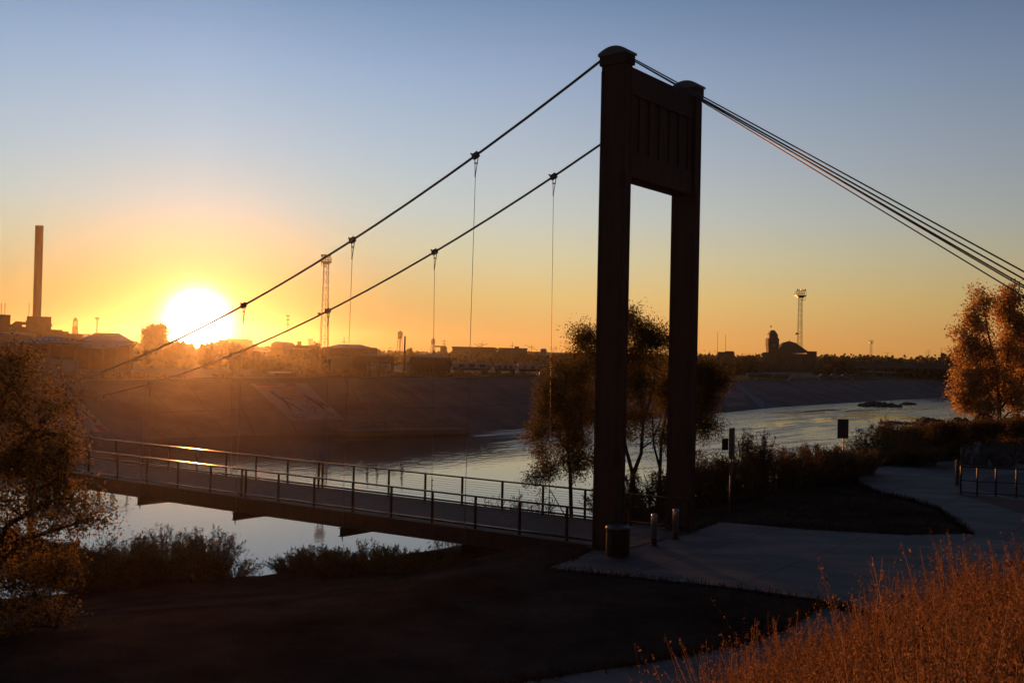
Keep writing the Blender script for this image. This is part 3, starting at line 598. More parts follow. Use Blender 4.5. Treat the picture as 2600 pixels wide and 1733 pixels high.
# willow scrub on the near shore, left to right
def scrub(px, ybase, ytop, d, n, spread, lab, seed, per=34, leaf='shrub', lsize=.10, rad=.5, name='willow_bush', **k):
    q = PT(px, ybase, d); z = G(q[0], q[1]); top = PT(px, ytop, d)[2]; return stems(name, lab, 'bush', (q[0], q[1], z), int(n*1.6), max(.5, top-z)*1.06, spread*1.1, M[leaf], lsize, per, 'bushes on the near shore', seed=seed, rad=rad, **k)
scrub(232, 1560, 1372, 36, 60, .95, 'brown willow bush at the left, rising beside the big autumn tree', 11, rad=.8)
scrub(318, 1560, 1352, 37, 70, .9, 'brown willow bush second from the left along the shore', 12, rad=.8)
scrub(425, 1545, 1333, 37.5, 90, 1.05, 'tallest brown willow bush on the left shore, feathery against the water', 13, rad=.75)
scrub(530, 1510, 1338, 39, 75, 1.0, 'spreading willow bush standing alone against the bright water', 14, rad=.5)
scrub(590, 1510, 1400, 40, 34, .95, 'thin arching bush at the water edge, right of the left shore thicket', 15, rad=.4, per=26)
scrub(735, 1500, 1405, 40, 40, .75, 'small ragged bush under the bridge, left of the dark leafy one', 16, rad=.4, per=24)
scrub(800, 1490, 1380, 39, 60, .85, 'dark leafy bush under the middle of the bridge deck', 17, rad=.6)
scrub(868, 1485, 1392, 38.5, 55, .7, 'bushy shore plant under the deck, left of the thin twigs', 18, rad=.6)
scrub(935, 1470, 1362, 38, 24, .5, 'thin twiggy saplings rising to the underside of the bridge', 19, rad=.5, per=16)
scrub(1000, 1462, 1385, 37, 55, .8, 'low bush tucked under the right part of the deck', 20, rad=.8)
scrub(1090, 1455, 1400, 36.5, 55, .9, 'low dark bush against the bridge girder near the tower', 21, rad=.9)
for i, (px, yb, yt, dd, lab) in enumerate(((1150, 1330, 1262, 55, 'sparse reed clump seen through the far railing, leftmost of its row'), (1225, 1330, 1258, 56, 'reed clump behind the far railing, left of the spindly one'), (1290, 1325, 1248, 56, 'spindly reed clump behind the railing, left of the willow'), (1350, 1320, 1240, 55, 'thick reed clump at the foot of the left willow'))):
    q = PT(px, yb, dd); z = G(q[0], q[1]); stems('reed_clump', lab, 'reeds', (q[0], q[1], z), 46, PT(px, yt, dd)[2]-z, .8, M['reed'], .32, 8, 'reeds behind the bridge railing', aspect=.10, seed=30+i, rad=1.0, start=.1)
# willows behind the tower
def tree(name, lab, px, yb, d, blobs, forks, ncl, per, clr, seed, leaf='willow', size=.16, hang=.5, tr=.12, group='willows behind the tower', aspect=.28, **k):
    q = PT(px, yb, d); b0 = np.array([q[0], q[1], G(q[0], q[1])-.1])
    bl = [(PT(x, y, d+dy), (RX(rx, d), RX(max(rx, 40), d)*.9, RX(rz, d)), wgt) for x, y, rx, rz, wgt, dy in blobs]
    fk = [([b0 if i == 0 and pt is None else PT(pt[0], pt[1], d+(pt[2] if len(pt) > 2 else 0)) for i, pt in enumerate(pts)], r0, r1) for pts, r0, r1 in forks]
    return crown(name, lab, 'tree', b0, bl, ncl, per, clr, size, M[leaf], tr, fk, group, aspect, hang, seed=seed, **k)
tree('willow_tree', 'broad willow left of the near tower leg, leaves down to the reeds', 1452, 1276, 52,
     [(1425, 985, 62, 75, 2.2, 0), (1400, 1090, 62, 75, 2, 0), (1470, 1060, 48, 90, 2, .5), (1400, 1175, 45, 35, .9, 0), (1470, 1170, 45, 40, .8, 0), (1470, 935, 30, 40, .8, 1), (1365, 1200, 22, 14, .22, 0), (1350, 1205, 14, 8, .06, 0)],
     [([None, (1448, 1200), (1443, 1120), (1430, 1020), (1440, 930)], .11, .03), ([(1443, 1150), (1405, 1080), (1385, 1020)], .06, .02), ([None, (1395, 1240), (1395, 1180)], .03, .015), ([(1443, 1130), (1475, 1060), (1480, 980)], .06, .02)], 215, 100, .25, 51, size=.15)
tree('willow_tree', 'tallest forked willow seen between the two tower legs', 1605, 1259, 55.5,
     [(1600, 815, 26, 34, .9, 0), (1645, 850, 34, 32, 1, 0), (1560, 880, 40, 60, 1.4, 0), (1490, 845, 30, 30, .7, 0), (1500, 910, 42, 50, 1, 0), (1620, 930, 62, 70, 2.4, 0), (1600, 1030, 70, 60, 1.8, 0), (1520, 1010, 45, 70, 1.2, 0), (1690, 870, 26, 32, .6, 0), (1600, 1095, 40, 22, .3, 0)],
     [([None, (1607, 1205)], .17, .15), ([(1607, 1205), (1628, 1150), (1632, 1080), (1625, 950), (1605, 830)], .12, .03), ([(1607, 1205), (1590, 1140), (1570, 1040), (1545, 930), (1510, 860)], .11, .03), ([(1632, 1080), (1660, 980), (1670, 880)], .06, .02), ([(1628, 1140), (1655, 1120), (1680, 1060)], .05, .02)], 275, 95, .27, 52, size=.15)
tree('willow_tree', 'drooping willow filling the far tower leg and hanging over the river at right', 1672, 1245, 57,
     [(1690, 960, 50, 70, 1.5, 0), (1760, 940, 55, 45, 1.5, 0), (1800, 985, 36, 45, 1.1, 0), (1740, 1020, 60, 55, 1.5, 0), (1790, 1060, 28, 40, .7, 0), (1822, 1068, 14, 22, .22, 0), (1680, 1090, 45, 40, .8, 0), (1835, 960, 22, 25, .4, 0)],
     [([None, (1676, 1190)], .13, .11), ([(1676, 1190), (1680, 1110), (1700, 1010), (1740, 930)], .09, .025), ([(1676, 1190), (1660, 1130), (1655, 1040)], .08, .03), ([(1690, 1060), (1740, 990), (1800, 960)], .05, .02)], 205, 95, .27, 53, size=.15, hang=.8)
# bushes right of the tower
def bush(px, yb, yt, d, n, spread, lab, seed, leaf='shrub', per=36, lsize=.14, rad=.8, name='shore_bush', **k):
    q = PT(px, yb, d); z = G(q[0], q[1]); top = PT(px, yt, d)[2]; return stems(name, lab, 'bush', (q[0], q[1], z), n, max(.5, top-z), spread, M[leaf], lsize, per, 'bushes beside the path', seed=seed, rad=rad, **k)
bush(1640, 1290, 1178, 51, 70, 1.1, 'shaggy bush between the tower legs under the forked willow', 61, rad=1.0)
bush(1560, 1295, 1215, 50, 50, 1.0, 'bush half hidden by the near tower leg', 69, rad=1.0)
bush(1715, 1290, 1180, 50, 60, 1.1, 'bush behind the far tower leg', 70, rad=1.0)
bush(1795, 1290, 1128, 50, 75, 1.2, 'reedy bush just right of the far tower leg', 62, rad=1.0, leaf='reed', aspect=.16, lsize=.2)
bush(1845, 1285, 1145, 50, 70, 1.0, 'bush behind the tall thin signpost', 63, rad=.9)
bush(1915, 1270, 1072, 52, 60, .55, 'pointed feathery bush rising above its neighbours against the river', 64, rad=.7)
bush(1965, 1260, 1118, 53, 80, 1.2, 'broad bush right of the pointed feathery bush', 65, rad=1.1)
bush(2035, 1245, 1135, 55, 70, 1.2, 'tangled bush midway between the two signs', 66, rad=1.1)
bush(2105, 1215, 1118, 57, 90, 1.3, 'warm brown bush behind the notice sign, on its left', 67, leaf='reed', rad=1.2, aspect=.16, lsize=.2)
bush(2165, 1200, 1130, 60, 80, 1.2, 'brown bush behind the notice sign, on its right', 68, leaf='reed', rad=1.2, aspect=.16, lsize=.2)
bush(2248, 1160, 1090, 72, 110, 1.9, 'dense rounded bush where the path bends', 71, rad=1.6)
bush(2310, 1140, 1062, 78, 150, 2.3, 'widest bush on the bank, with red brown tops', 72, leaf='reed', rad=2.0, aspect=.18, lsize=.24)
bush(2375, 1145, 1075, 76, 110, 2.2, 'dark bush right of the widest red brown bush', 73, rad=1.8)
bush(2270, 1166, 1128, 66, 60, 1.0, 'low green flowering shrub at the far path edge, left of its twin', 74, rad=1.0, per=50, lsize=.13)
bush(2330, 1168, 1120, 66, 70, 1.2, 'low green flowering shrub at the far path edge, right of its twin', 75, rad=1.1, per=50, lsize=.13)
for i, (x, y, rx, lab) in enumerate(((2401, 1158, 42, 'small flat crowned sapling with a thin trunk left of the wooden posts'), (2492, 1150, 58, 'low dark spreading tree behind the tall boulder'), (2575, 1150, 55, 'low dark spreading tree at the right edge behind the boulders'))):
    tree('small_tree', lab, x, y, 70+i*3, [(x-rx*.3, y-58, rx*.6, 16, 1, 0), (x+rx*.4, y-62, rx*.6, 18, 1, 0), (x, y-72, rx*.5, 14, .6, 0)], [([None, (x+2, y-30), (x+1, y-62)], .09, .03)], 70, 70, .26, 80+i, leaf='shrub', size=.15, hang=.2, group='small trees beyond the path', aspect=.4)
# the lit tree at the right
tree('poplar_tree', 'tall orange sunlit tree with many upright limbs at the right edge', 2538, 1062, 100,
     [(2492, 770, 22, 50, 1, 0), (2475, 850, 40, 55, 1.4, 0), (2445, 870, 22, 55, .6, 0), (2560, 780, 30, 55, 1.3, 1), (2585, 860, 34, 70, 1.6, 1), (2530, 900, 55, 60, 1.5, 0), (2470, 960, 50, 50, 1.8, 0), (2540, 985, 60, 50, 1.8, 0), (2610, 960, 45, 80, 1.6, 1), (2450, 1010, 32, 28, .8, 0), (2490, 1030, 50, 18, .7, 0), (2575, 1030, 40, 15, .3, 0), (2660, 900, 50, 110, 1.6, 1)],
     [([None, (2537, 1020), (2530, 940), (2510, 850), (2495, 760)], .24, .04), ([(2537, 1030), (2556, 950), (2562, 860), (2563, 770)], .18, .04), ([(2537, 1035), (2500, 980), (2470, 900), (2446, 850)], .13, .03), ([(2537, 1040), (2590, 980), (2612, 900)], .13, .03), ([None, (2560, 1048), (2600, 1035), (2640, 1000)], .12, .03), ([(2537, 1040), (2480, 1015), (2445, 1000)], .08, .02)],
     330, 85, .40, 90, leaf='autumn', size=.24, hang=0., group='trees at the right edge', aspect=.6)
# dry grass on the hill (beyond counting)
g = np.random.default_rng(77); n = 31000; X = g.uniform(-.5, 13.5, n); Y = g.uniform(4.5, 21, n); u = -.79*X+.62*Y+np.maximum(0, Y-13)*.34
keep = (np.abs(X/Y-.34) < .34) & (u < 9.0) & (g.random(n) < np.clip((9.2-u)/2.6, .10, 1)); X, Y, u = X[keep], Y[keep], u[keep]; Z = gz(X, Y); n = len(X)
H = (.55+.55*g.random(n))*np.clip((9.0-u)/2.8, .34, 1)*(1+.18*np.sin(X*1.7+Y*.8)); H *= (.78+.40*np.sin(X*2.9+np.sin(Y*2.1)*1.3)*np.sin(Y*2.3+np.sin(X*1.7))); H[g.random(n) < .012] *= 1.25
ln = g.normal(size=(n, 2))*.16*H[:, None]; base = np.stack([X, Y, Z-.05], 1); Q = []
def strip(p, q, wd):
    s = g.normal(size=(len(p), 3)); s[:, 2] = 0; s /= np.linalg.norm(s, axis=1)[:, None]; wv = wd[:, None]*s
    return np.stack([p-wv, p+wv, q+wv*.5, q-wv*.5], 1)
m1 = base+np.concatenate([ln*.35, (H*.55)[:, None]], 1); m2 = base+np.concatenate([ln, H[:, None]], 1)
Q += [strip(base, m1, np.full(n, .0035)), strip(m1, m2, np.full(n, .0028))]
for k in range(5):                                                        # bent blades
    a = base+np.concatenate([g.normal(size=(n, 2))*.04, np.zeros((n, 1))], 1); hh = H*(.35+.35*g.random(n)); e = a+np.concatenate([g.normal(size=(n, 2))*.22*H[:, None], hh[:, None]], 1); mm_ = a*.5+e*.5+np.array([0, 0, 1.])*(hh*.12)[:, None]
    Q += [strip(a, mm_, np.full(n, .005)), strip(mm_, e, np.full(n, .0035))]
for k in range(44):                                                       # seed heads and twiglets
    s = (.42+.58*g.random(n))[:, None]; c = np.where(s < .55, base*(1-s/.55)+m1*(s/.55), m1*(1-(s-.55)/.45)+m2*((s-.55)/.45)); c = c+g.normal(size=(n, 3))*np.array([.024, .024, .03])*(1.25-s)*1.3
    Q.append(leafquads(c, .024, .45, up=.6))
tag(quads(np.concatenate(Q), 'dry_grass', M['dry'], None), kind='stuff')
# short dry tufts in the lawn
g = np.random.default_rng(78); n = 26000; X = g.uniform(-14, 26, n); Y = g.uniform(17, 58, n); sd = shore_d(X, Y); hz = gz(X, Y); keep = (sd > 5) & (np.abs(X/Y) < .54) & (hz < .6)
def inside(poly, z):
    pts = np.array([onz(x, y, z)[:2] for x, y in poly]); c = np.zeros(len(X), bool); j = len(pts)-1
    for i in range(len(pts)):
        yi, yj, xi, xj = pts[i][1], pts[j][1], pts[i][0], pts[j][0]; c ^= ((yi > Y) != (yj > Y)) & (X < (xj-xi)*(Y-yi)/(yj-yi+1e-9)+xi); j = i
    return c
for nm in ('plaza', 'path', 'footpath', 'asphalt', 'gravel_bed'):
    me = bpy.data.objects[nm].data
    for pl in me.polygons:
        if abs(pl.normal.z) < .5: continue
        A = [me.vertices[i].co for i in pl.vertices]
        if pl.normal.z < 0: A = A[::-1]
        c = np.ones(n, bool)
        for a, b_ in zip(A, A[1:]+A[:1]): c &= ((b_.x-a.x)*(Y-a.y)-(b_.y-a.y)*(X-a.x)) >= -.02
        keep &= ~c
tt, ss = (X-OX)*TX+(Y-OY)*TY, (X-OX)*BX+(Y-OY)*BY; keep &= ~((tt > -.6) & (tt < 5.7) & (ss > -1.2) & (ss < 9)); keep &= (X > 5) | (g.random(len(X)) < .30)
X, Y = X[keep], Y[keep]; fr = []
for nm, sgn in (('plaza', 1), ('path', 1), ('footpath', 1)):                # ragged fringe along the slabs
    me = bpy.data.objects[nm].data
    for pl in me.polygons:
        if abs(pl.normal.z) > .5: continue
        A = [me.vertices[i].co for i in pl.vertices]; tp = sorted(A, key=lambda q: -q.z)[:2]; a, c = np.array(tp[0]), np.array(tp[1]); l = np.linalg.norm(c-a); m = int(l*34); s = g.random((m, 1)); d = (c-a)/l; nn = np.array([-d[1], d[0], 0])
        fr.append(a+(c-a)*s+nn*g.normal(size=(m, 1))*.09)
fr = np.concatenate(fr)
def covered(Q, grow=0.):                                                   # points lying on one of the slabs
    hit_ = np.zeros(len(Q), bool)
    for nm in ('plaza', 'path', 'footpath', 'asphalt', 'gravel_bed'):
        me = bpy.data.objects[nm].data
        for pl in me.polygons:
            if abs(pl.normal.z) < .5: continue
            A = [me.vertices[i].co for i in pl.vertices]; A = A if pl.normal.z > 0 else A[::-1]; c = np.ones(len(Q), bool)
            for a, b_ in zip(A, A[1:]+A[:1]): c &= ((b_.x-a.x)*(Q[:, 1]-a.y)-(b_.y-a.y)*(Q[:, 0]-a.x)) >= grow
            hit_ |= c
    return hit_
near_ = np.zeros(len(fr), bool)
for dx, dy in ((.22, 0), (-.22, 0), (0, .22), (0, -.22), (.16, .16), (-.16, -.16), (.16, -.16), (-.16, .16)): near_ |= ~covered(fr+np.array([dx, dy, 0]))
fr = fr[near_ & ~(covered(fr) & (g.random(len(fr)) < .55))]; okf = (gz(fr[:, 0], fr[:, 1]) < .35) & (fr[:, 1] < 75) & (fr[:, 1] > 16); fr = fr[okf]; tt, ss = (fr[:, 0]-OX)*TX+(fr[:, 1]-OY)*TY, (fr[:, 0]-OX)*BX+(fr[:, 1]-OY)*BY
fr = fr[~((tt > -.2) & (tt < 5.3) & (ss > -1.5))]; X, Y = np.concatenate([X, fr[:, 0]]), np.concatenate([Y, fr[:, 1]]); n = len(X); base = np.stack([X, Y, gz(X, Y)-.01], 1); Q = []; tall = np.concatenate([np.zeros(n-len(fr)), np.ones(len(fr))])
for k in range(4):
    a = base+np.concatenate([g.normal(size=(n, 2))*.04, np.zeros((n, 1))], 1); hh = (.04+(.09+.12*tall)*g.random(n)**2)*np.where((X < 5) & (tall < .5), .5, 1); e = a+np.concatenate([g.normal(size=(n, 2))*.05, hh[:, None]], 1); Q.append(strip(a, e, np.full(n, .010)))
tag(quads(np.concatenate(Q), 'lawn_grass', M['tuft'], None), kind='stuff')

# ------------------------------------------------------------------ beyond the river
def frame(px, d):                                                          # axes facing the river bank: across, away
    q = ony(px, 900, d); r = math.hypot(q[0], q[1]); v = np.array([q[0]/r, q[1]/r, 0]); return np.array([v[1], -v[0], 0]), v
def bx(b, x0, x1, ytop, ybase, d, depth, z0=None):                        # a block seen between two columns of the frame
    u, v = frame((x0+x1)/2, d); a, c = ony(x0, ytop, d), ony(x1, ytop, d); zb = ony((x0+x1)/2, ybase, d)[2] if z0 is None else z0; zt = (a[2]+c[2])/2
    m = (a+c)/2; wd = abs(np.dot(c-a, u)); q = m+v*depth/2; return b.box((q[0], q[1], (zb+zt)/2), (wd, depth, zt-zb), (u, v, (0, 0, 1)))
def gnd(px, d): return np.array([ony(px, 900, d)[0], d, 1.0])
# power station with its chimney
t = thing('power_station', 'dark stepped power station block on the left skyline, under the tall chimney', 'building', gnd(95, 250))
def bp(par, name, m, *a, **k): b = MB(); bx(b, *a, **k); return b.build(name, m, par)
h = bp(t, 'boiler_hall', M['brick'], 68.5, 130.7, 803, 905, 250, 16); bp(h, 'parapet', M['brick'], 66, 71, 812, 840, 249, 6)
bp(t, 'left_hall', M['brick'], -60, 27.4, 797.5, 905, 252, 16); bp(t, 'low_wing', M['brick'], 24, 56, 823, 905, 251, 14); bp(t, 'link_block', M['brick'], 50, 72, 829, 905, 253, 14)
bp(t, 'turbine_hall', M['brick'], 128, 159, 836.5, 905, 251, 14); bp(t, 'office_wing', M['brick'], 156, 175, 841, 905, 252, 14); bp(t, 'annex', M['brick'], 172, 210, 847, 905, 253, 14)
b = MB(); b.prism([ony(29, 823, 251), ony(40, 823, 251), ony(40, 815, 251)], (0, 20, 0)); b.build('sloped_roof', M['brick'], t)
b = MB()
for x in (3, 12, 73): q = ony(x, 800, 255); b.tube([q-[0, 0, 2], q+[0, 0, 3.0]], .07, 5)
b.build('aerials', M['lattice'], t)
q0, q1 = ony(93.5, 806, 262), ony(100.5, 573, 262); c = np.array([q0[0], 262, 1.0]); H = q1[2]-1
t = thing('chimney', 'tall slender concrete chimney standing over the left skyline', 'chimney', c)
MB().lathe(c, [(1.04, 0), (.97, H*.97), (1.0, H*.972), (1.0, H), (.85, H), (.85, H-.8)], 28).build('shaft', M['chim'], t, False)
# courthouse cupola
q = ony(190.5, 847, 620); c = np.array([q[0], 620, 1.0]); zz = q[2]-1; t = thing('domed_tower', 'small domed tower with an open lantern, right of the chimney on the skyline', 'tower', c)
k_ = 620/PX_F
MB().box(c+[0, 0, zz/2], (22, 16, zz)).build('hall', M['stone'], t)
MB().lathe(c, [(7.7*k_, zz), (7.7*k_, zz+16*k_), (6.2*k_, zz+20*k_)], 8).build('base_drum', M['stone'], t)
b = MB()
for a in range(8): x, y = math.cos(a*math.pi/4+.39)*5.0*k_, math.sin(a*math.pi/4+.39)*5.0*k_; b.tube([c+[x, y, zz+19*k_], c+[x, y, zz+33*k_]], .22, 6)
b.lathe(c, [(6*k_, zz+32*k_), (6*k_, zz+34*k_)], 16); b.build('lantern_columns', M['stone'], t)
MB().lathe(c, [(5.6*k_, zz+33.5*k_), (5.0*k_, zz+37*k_), (3*k_, zz+39.8*k_), (.6*k_, zz+41*k_), (.3*k_, zz+43*k_)], 16).build('dome', M['slate'], t, True)
# buildings of the left bank
def house(name, lab, px0, px1, ye, yr, d, depth, m, mr, hip=.25, yb=None, group=None, cat='building', win=0):
    c = gnd((px0+px1)/2, d); t = thing(name, lab, cat, c, group); a, e = ony(px0, ye, d), ony(px1, ye, d); ze = (a[2]+e[2])/2; zr_ = ony((px0+px1)/2, yr, d)[2]
    u, v_ = frame((px0+px1)/2, d); w_ = abs(np.dot(e-a, u)); O_ = (a+e)/2; P3 = lambda x, y, z: (O_[0]+u[0]*x+v_[0]*y, O_[1]+u[1]*x+v_[1]*y, z)
    MB().box(P3(0, depth/2, (ze+.6)/2+.1), (w_*.97, depth*.97, ze-.4), (u, v_, (0, 0, 1))).build('wall', m, t)
    v = [P3(-w_/2, -.3, ze), P3(w_/2, -.3, ze), P3(w_/2, depth+.3, ze), P3(-w_/2, depth+.3, ze), P3(-w_*(.5-hip), depth/2, zr_), P3(w_*(.5-hip), depth/2, zr_)]
    b = MB().add(v, [(0, 1, 5, 4), (2, 3, 4, 5), (1, 2, 5), (3, 0, 4), (3, 2, 1, 0)]); b.build('roof', mr, t)
    return t
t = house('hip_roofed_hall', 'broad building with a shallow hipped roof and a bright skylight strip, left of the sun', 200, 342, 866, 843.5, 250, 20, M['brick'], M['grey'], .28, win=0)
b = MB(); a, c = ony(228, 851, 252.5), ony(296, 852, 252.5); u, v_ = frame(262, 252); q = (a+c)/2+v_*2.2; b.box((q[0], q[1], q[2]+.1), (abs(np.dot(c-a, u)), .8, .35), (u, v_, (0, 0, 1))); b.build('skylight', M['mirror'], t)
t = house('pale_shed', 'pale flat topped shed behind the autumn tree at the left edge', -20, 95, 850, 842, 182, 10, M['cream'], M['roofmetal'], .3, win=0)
# canopies on the levee crest
def canopy(name, lab, px0, px1, pxa, yap, ye0, ye1, back, ncol, sag=0., fans=0):
    p0, p1, pa = ontop(px0, back), ontop(px1, back), ontop(pxa, back); d0, d1, da = p0[1], p1[1], pa[1]; t = thing(name, lab, 'shelter', ontop((px0+px1)/2, back), 'shelters on the levee crest')
    e0, e1, ap = ony(px0, ye0, d0), ony(px1, ye1, d1), ony(pxa, yap, da+2.5); u = (e1-e0); u[2] = 0; Lh = np.linalg.norm(u); u /= Lh; v_ = np.array([-u[1], u[0], 0]); D = 6.5; n, m_ = 16, 8; V = []
    ht = ap[2]-max(e0[2], e1[2])
    for i in range(n+1):
        for j in range(m_+1):
            s, r_ = i/n, j/m_; sa = np.dot(ap-e0, u)/Lh; ridge = (s/sa if s < sa else (1-s)/(1-sa)); w1 = min(ridge, 1-abs(2*r_-1)) if not sag else ridge*(1-abs(2*r_-1))
            V.append(e0*(1-s)+e1*s+v_*D*r_+np.array([0, 0, ht*(w1**(1.0 if not sag else 1.3))-sag*math.sin(math.pi*s)*(abs(2*r_-1))]))
    I = [(i*(m_+1)+j, (i+1)*(m_+1)+j, (i+1)*(m_+1)+j+1, i*(m_+1)+j+1) for i in range(n) for j in range(m_)]; V2 = [q-np.array([0, 0, .18]) for q in V]; b = MB().add(V, I).add(V2, [f[::-1] for f in I])
    rim = [i*(m_+1) for i in range(n+1)]+[n*(m_+1)+j for j in range(1, m_+1)]+[i*(m_+1)+m_ for i in range(n-1, -1, -1)]+[j for j in range(m_-1, 0, -1)]; k = len(V)
    b.f += [(rim[i], rim[(i+1) % len(rim)], k+rim[(i+1) % len(rim)], k+rim[i]) for i in range(len(rim))]; b.build('canopy_roof', M['roofmetal'], t, True)
    for i in range(ncol):
        s = .06+.88*i/(ncol-1)
        for r_ in (.08, .92):
            q = e0*(1-s)+e1*s+v_*D*r_; sa = np.dot(ap-e0, u)/Lh; MB().tube([(q[0], q[1], TOPS[4][2]-.2), (q[0], q[1], q[2]-sag*math.sin(math.pi*s)*.6+.1)], .11, 8).build('column', M['lattice'], t)
    for i in range(fans):
        s = .08+.84*i/(fans-1); q = e0*(1-s)+e1*s+v_*.6; sa = np.dot(ap-e0, u)/Lh; ridge = (s/sa if s < sa else (1-s)/(1-sa)); b = MB(); b.tube([q+[0, 0, ht*min(ridge, .18)+.12], q+[0, 0, ht*min(ridge, .18)+.30]]+[], .16, 8); b.build('roof_vent', M['stainless'], t, True)
    return t
canopy('peaked_shelter', 'silvery peaked shelter roof with glinting vents, beside the autumn tree', 84, 208, 150, 850, 869, 870, 4, 4, fans=8)
canopy('sail_shelter', 'open shelter with a drooping pale canopy on tall columns, left of the sun', 186, 345, 262, 858, 875, 870, 3, 5, sag=.55)
# poles
def pole(lab, px, ytop, d, r=.12, arms=(), name='utility_pole', group='poles along the skyline', cat='pole', head=None, m='twig', z0=None):
    q = ony(px, ytop, d); c = np.array([q[0], d, 1.0 if z0 is None else z0]); t = thing(name, lab, cat, c, group); MB().tube([c, (c[0], d, q[2])], [r, r*.7], 7).build('pole', M[m], t)
    for dz, l, tilt in arms: MB().bar((c[0]-l/2, d, q[2]-dz-tilt*l/2), (c[0]+l/2, d, q[2]-dz+tilt*l/2), .12).build('crossarm', M[m], t)
    if head:
        b = MB()
        for i in range(6): a = i*math.pi/3; b.box((c[0]+math.cos(a)*head*.6, d+math.sin(a)*head*.6, q[2]-.1), (head*.5, head*.5, head*.45))
        b.lathe((c[0], d, q[2]-.1), [(head*.7, -.08), (head*.7, .08)], 12); b.build('lamp_cluster', M['lattice'], t)
        MB().bar((c[0]-head*1.05, d, q[2]-head*.75), (c[0]+head*1.05, d, q[2]-head*.75), .1).build('maintenance_ring', M['lattice'], t)
    return t
pole('tall mast light with a cluster of lamps, between the domed tower and the sun', 247, 806, 260, .16, head=.6, name='mast_light', group='mast lights', cat='street light', m='lattice')
pole('thin bare aerial pole on the hipped roof hall', 277.6, 823, 262, .06, m='lattice', name='aerial_mast')
pole('utility pole with crossarms left of the sunlit tree, beside the sun glare', 360.5, 821, 300, .1, ((1.2, 2.0, 0), (4.0, 2.2, 0)))
pole('plain dark pole rising beside the larger water tower', 1028.4, 853, 178, .2, m='twig', z0=ontop(1028, 6)[2])
for x, lab in ((939.5, 'left one of two stout timber posts on the levee crest'), (964, 'right one of two stout timber posts on the levee crest')): pole(lab, x, 914.5, ontop(x, 4)[1], .17, name='timber_post', group='stout posts on the levee crest', m='bark', z0=ontop(x, 4)[2]-.2)
for x, y, d, arms, lab in ((1128, 860, 420, ((1.0, 2.8, 0), (2.2, 2.2, 0)), 'utility pole right of the smaller water tower'), (1224.5, 866.5, 430, ((1.2, 3.4, -.1), (2.4, 6.8, -.42), (1.6, 5.0, .35)), 'pole with tilted crossarms over the long flat building'), (1301, 869.5, 450, ((1.4, 2.0, .1),), 'thin pole above the low block with the roof box'),
                           (1349.5, 875, 460, ((1.3, 6.0, -.42), (1.0, 2.8, .1)), 'pole with tilted crossarms left of the willows'), (991, 881, 420, ((.3, 2.2, 0),), 'short pole with a T top left of the larger water tower'), (874, 856, 330, ((1.5, 1.5, 0),), 'slim pole above the dark gabled roof'), (684, 858, 280, ((1.5, 1.4, 0),), 'pole rising by the arched roof right of the sun'), (637, 843, 300, (), 'bare pole on the flat roof right of the sun')):
    pole(lab, x, y, d, .11, arms)
for x, y0, lab in ((2200, 905, 'thin pole right of the small far light tower'), (2352, 884, 'left of the three far poles near the right tree'), (2357, 884, 'middle of the three far poles near the right tree'), (2361, 882, 'right of the three far poles near the right tree'), (2389, 878, 'left of two faint masts by the right tree'), (2392, 879, 'right of two faint masts by the right tree'), (1822.5, 838, 'left thin mast above the dark flat building'), (1842.5, 845, 'right thin mast above the dark flat building')): pole(lab, x, y0+4, 760, .16, (), name='thin_mast', group='thin masts on the right skyline', m='lattice')
q = ony(2254, 893, 800); pole('H shaped transmission pole among the far trees at right', 2254, 894, 800, .2, ((.6, 8, 0),), name='transmission_pole')
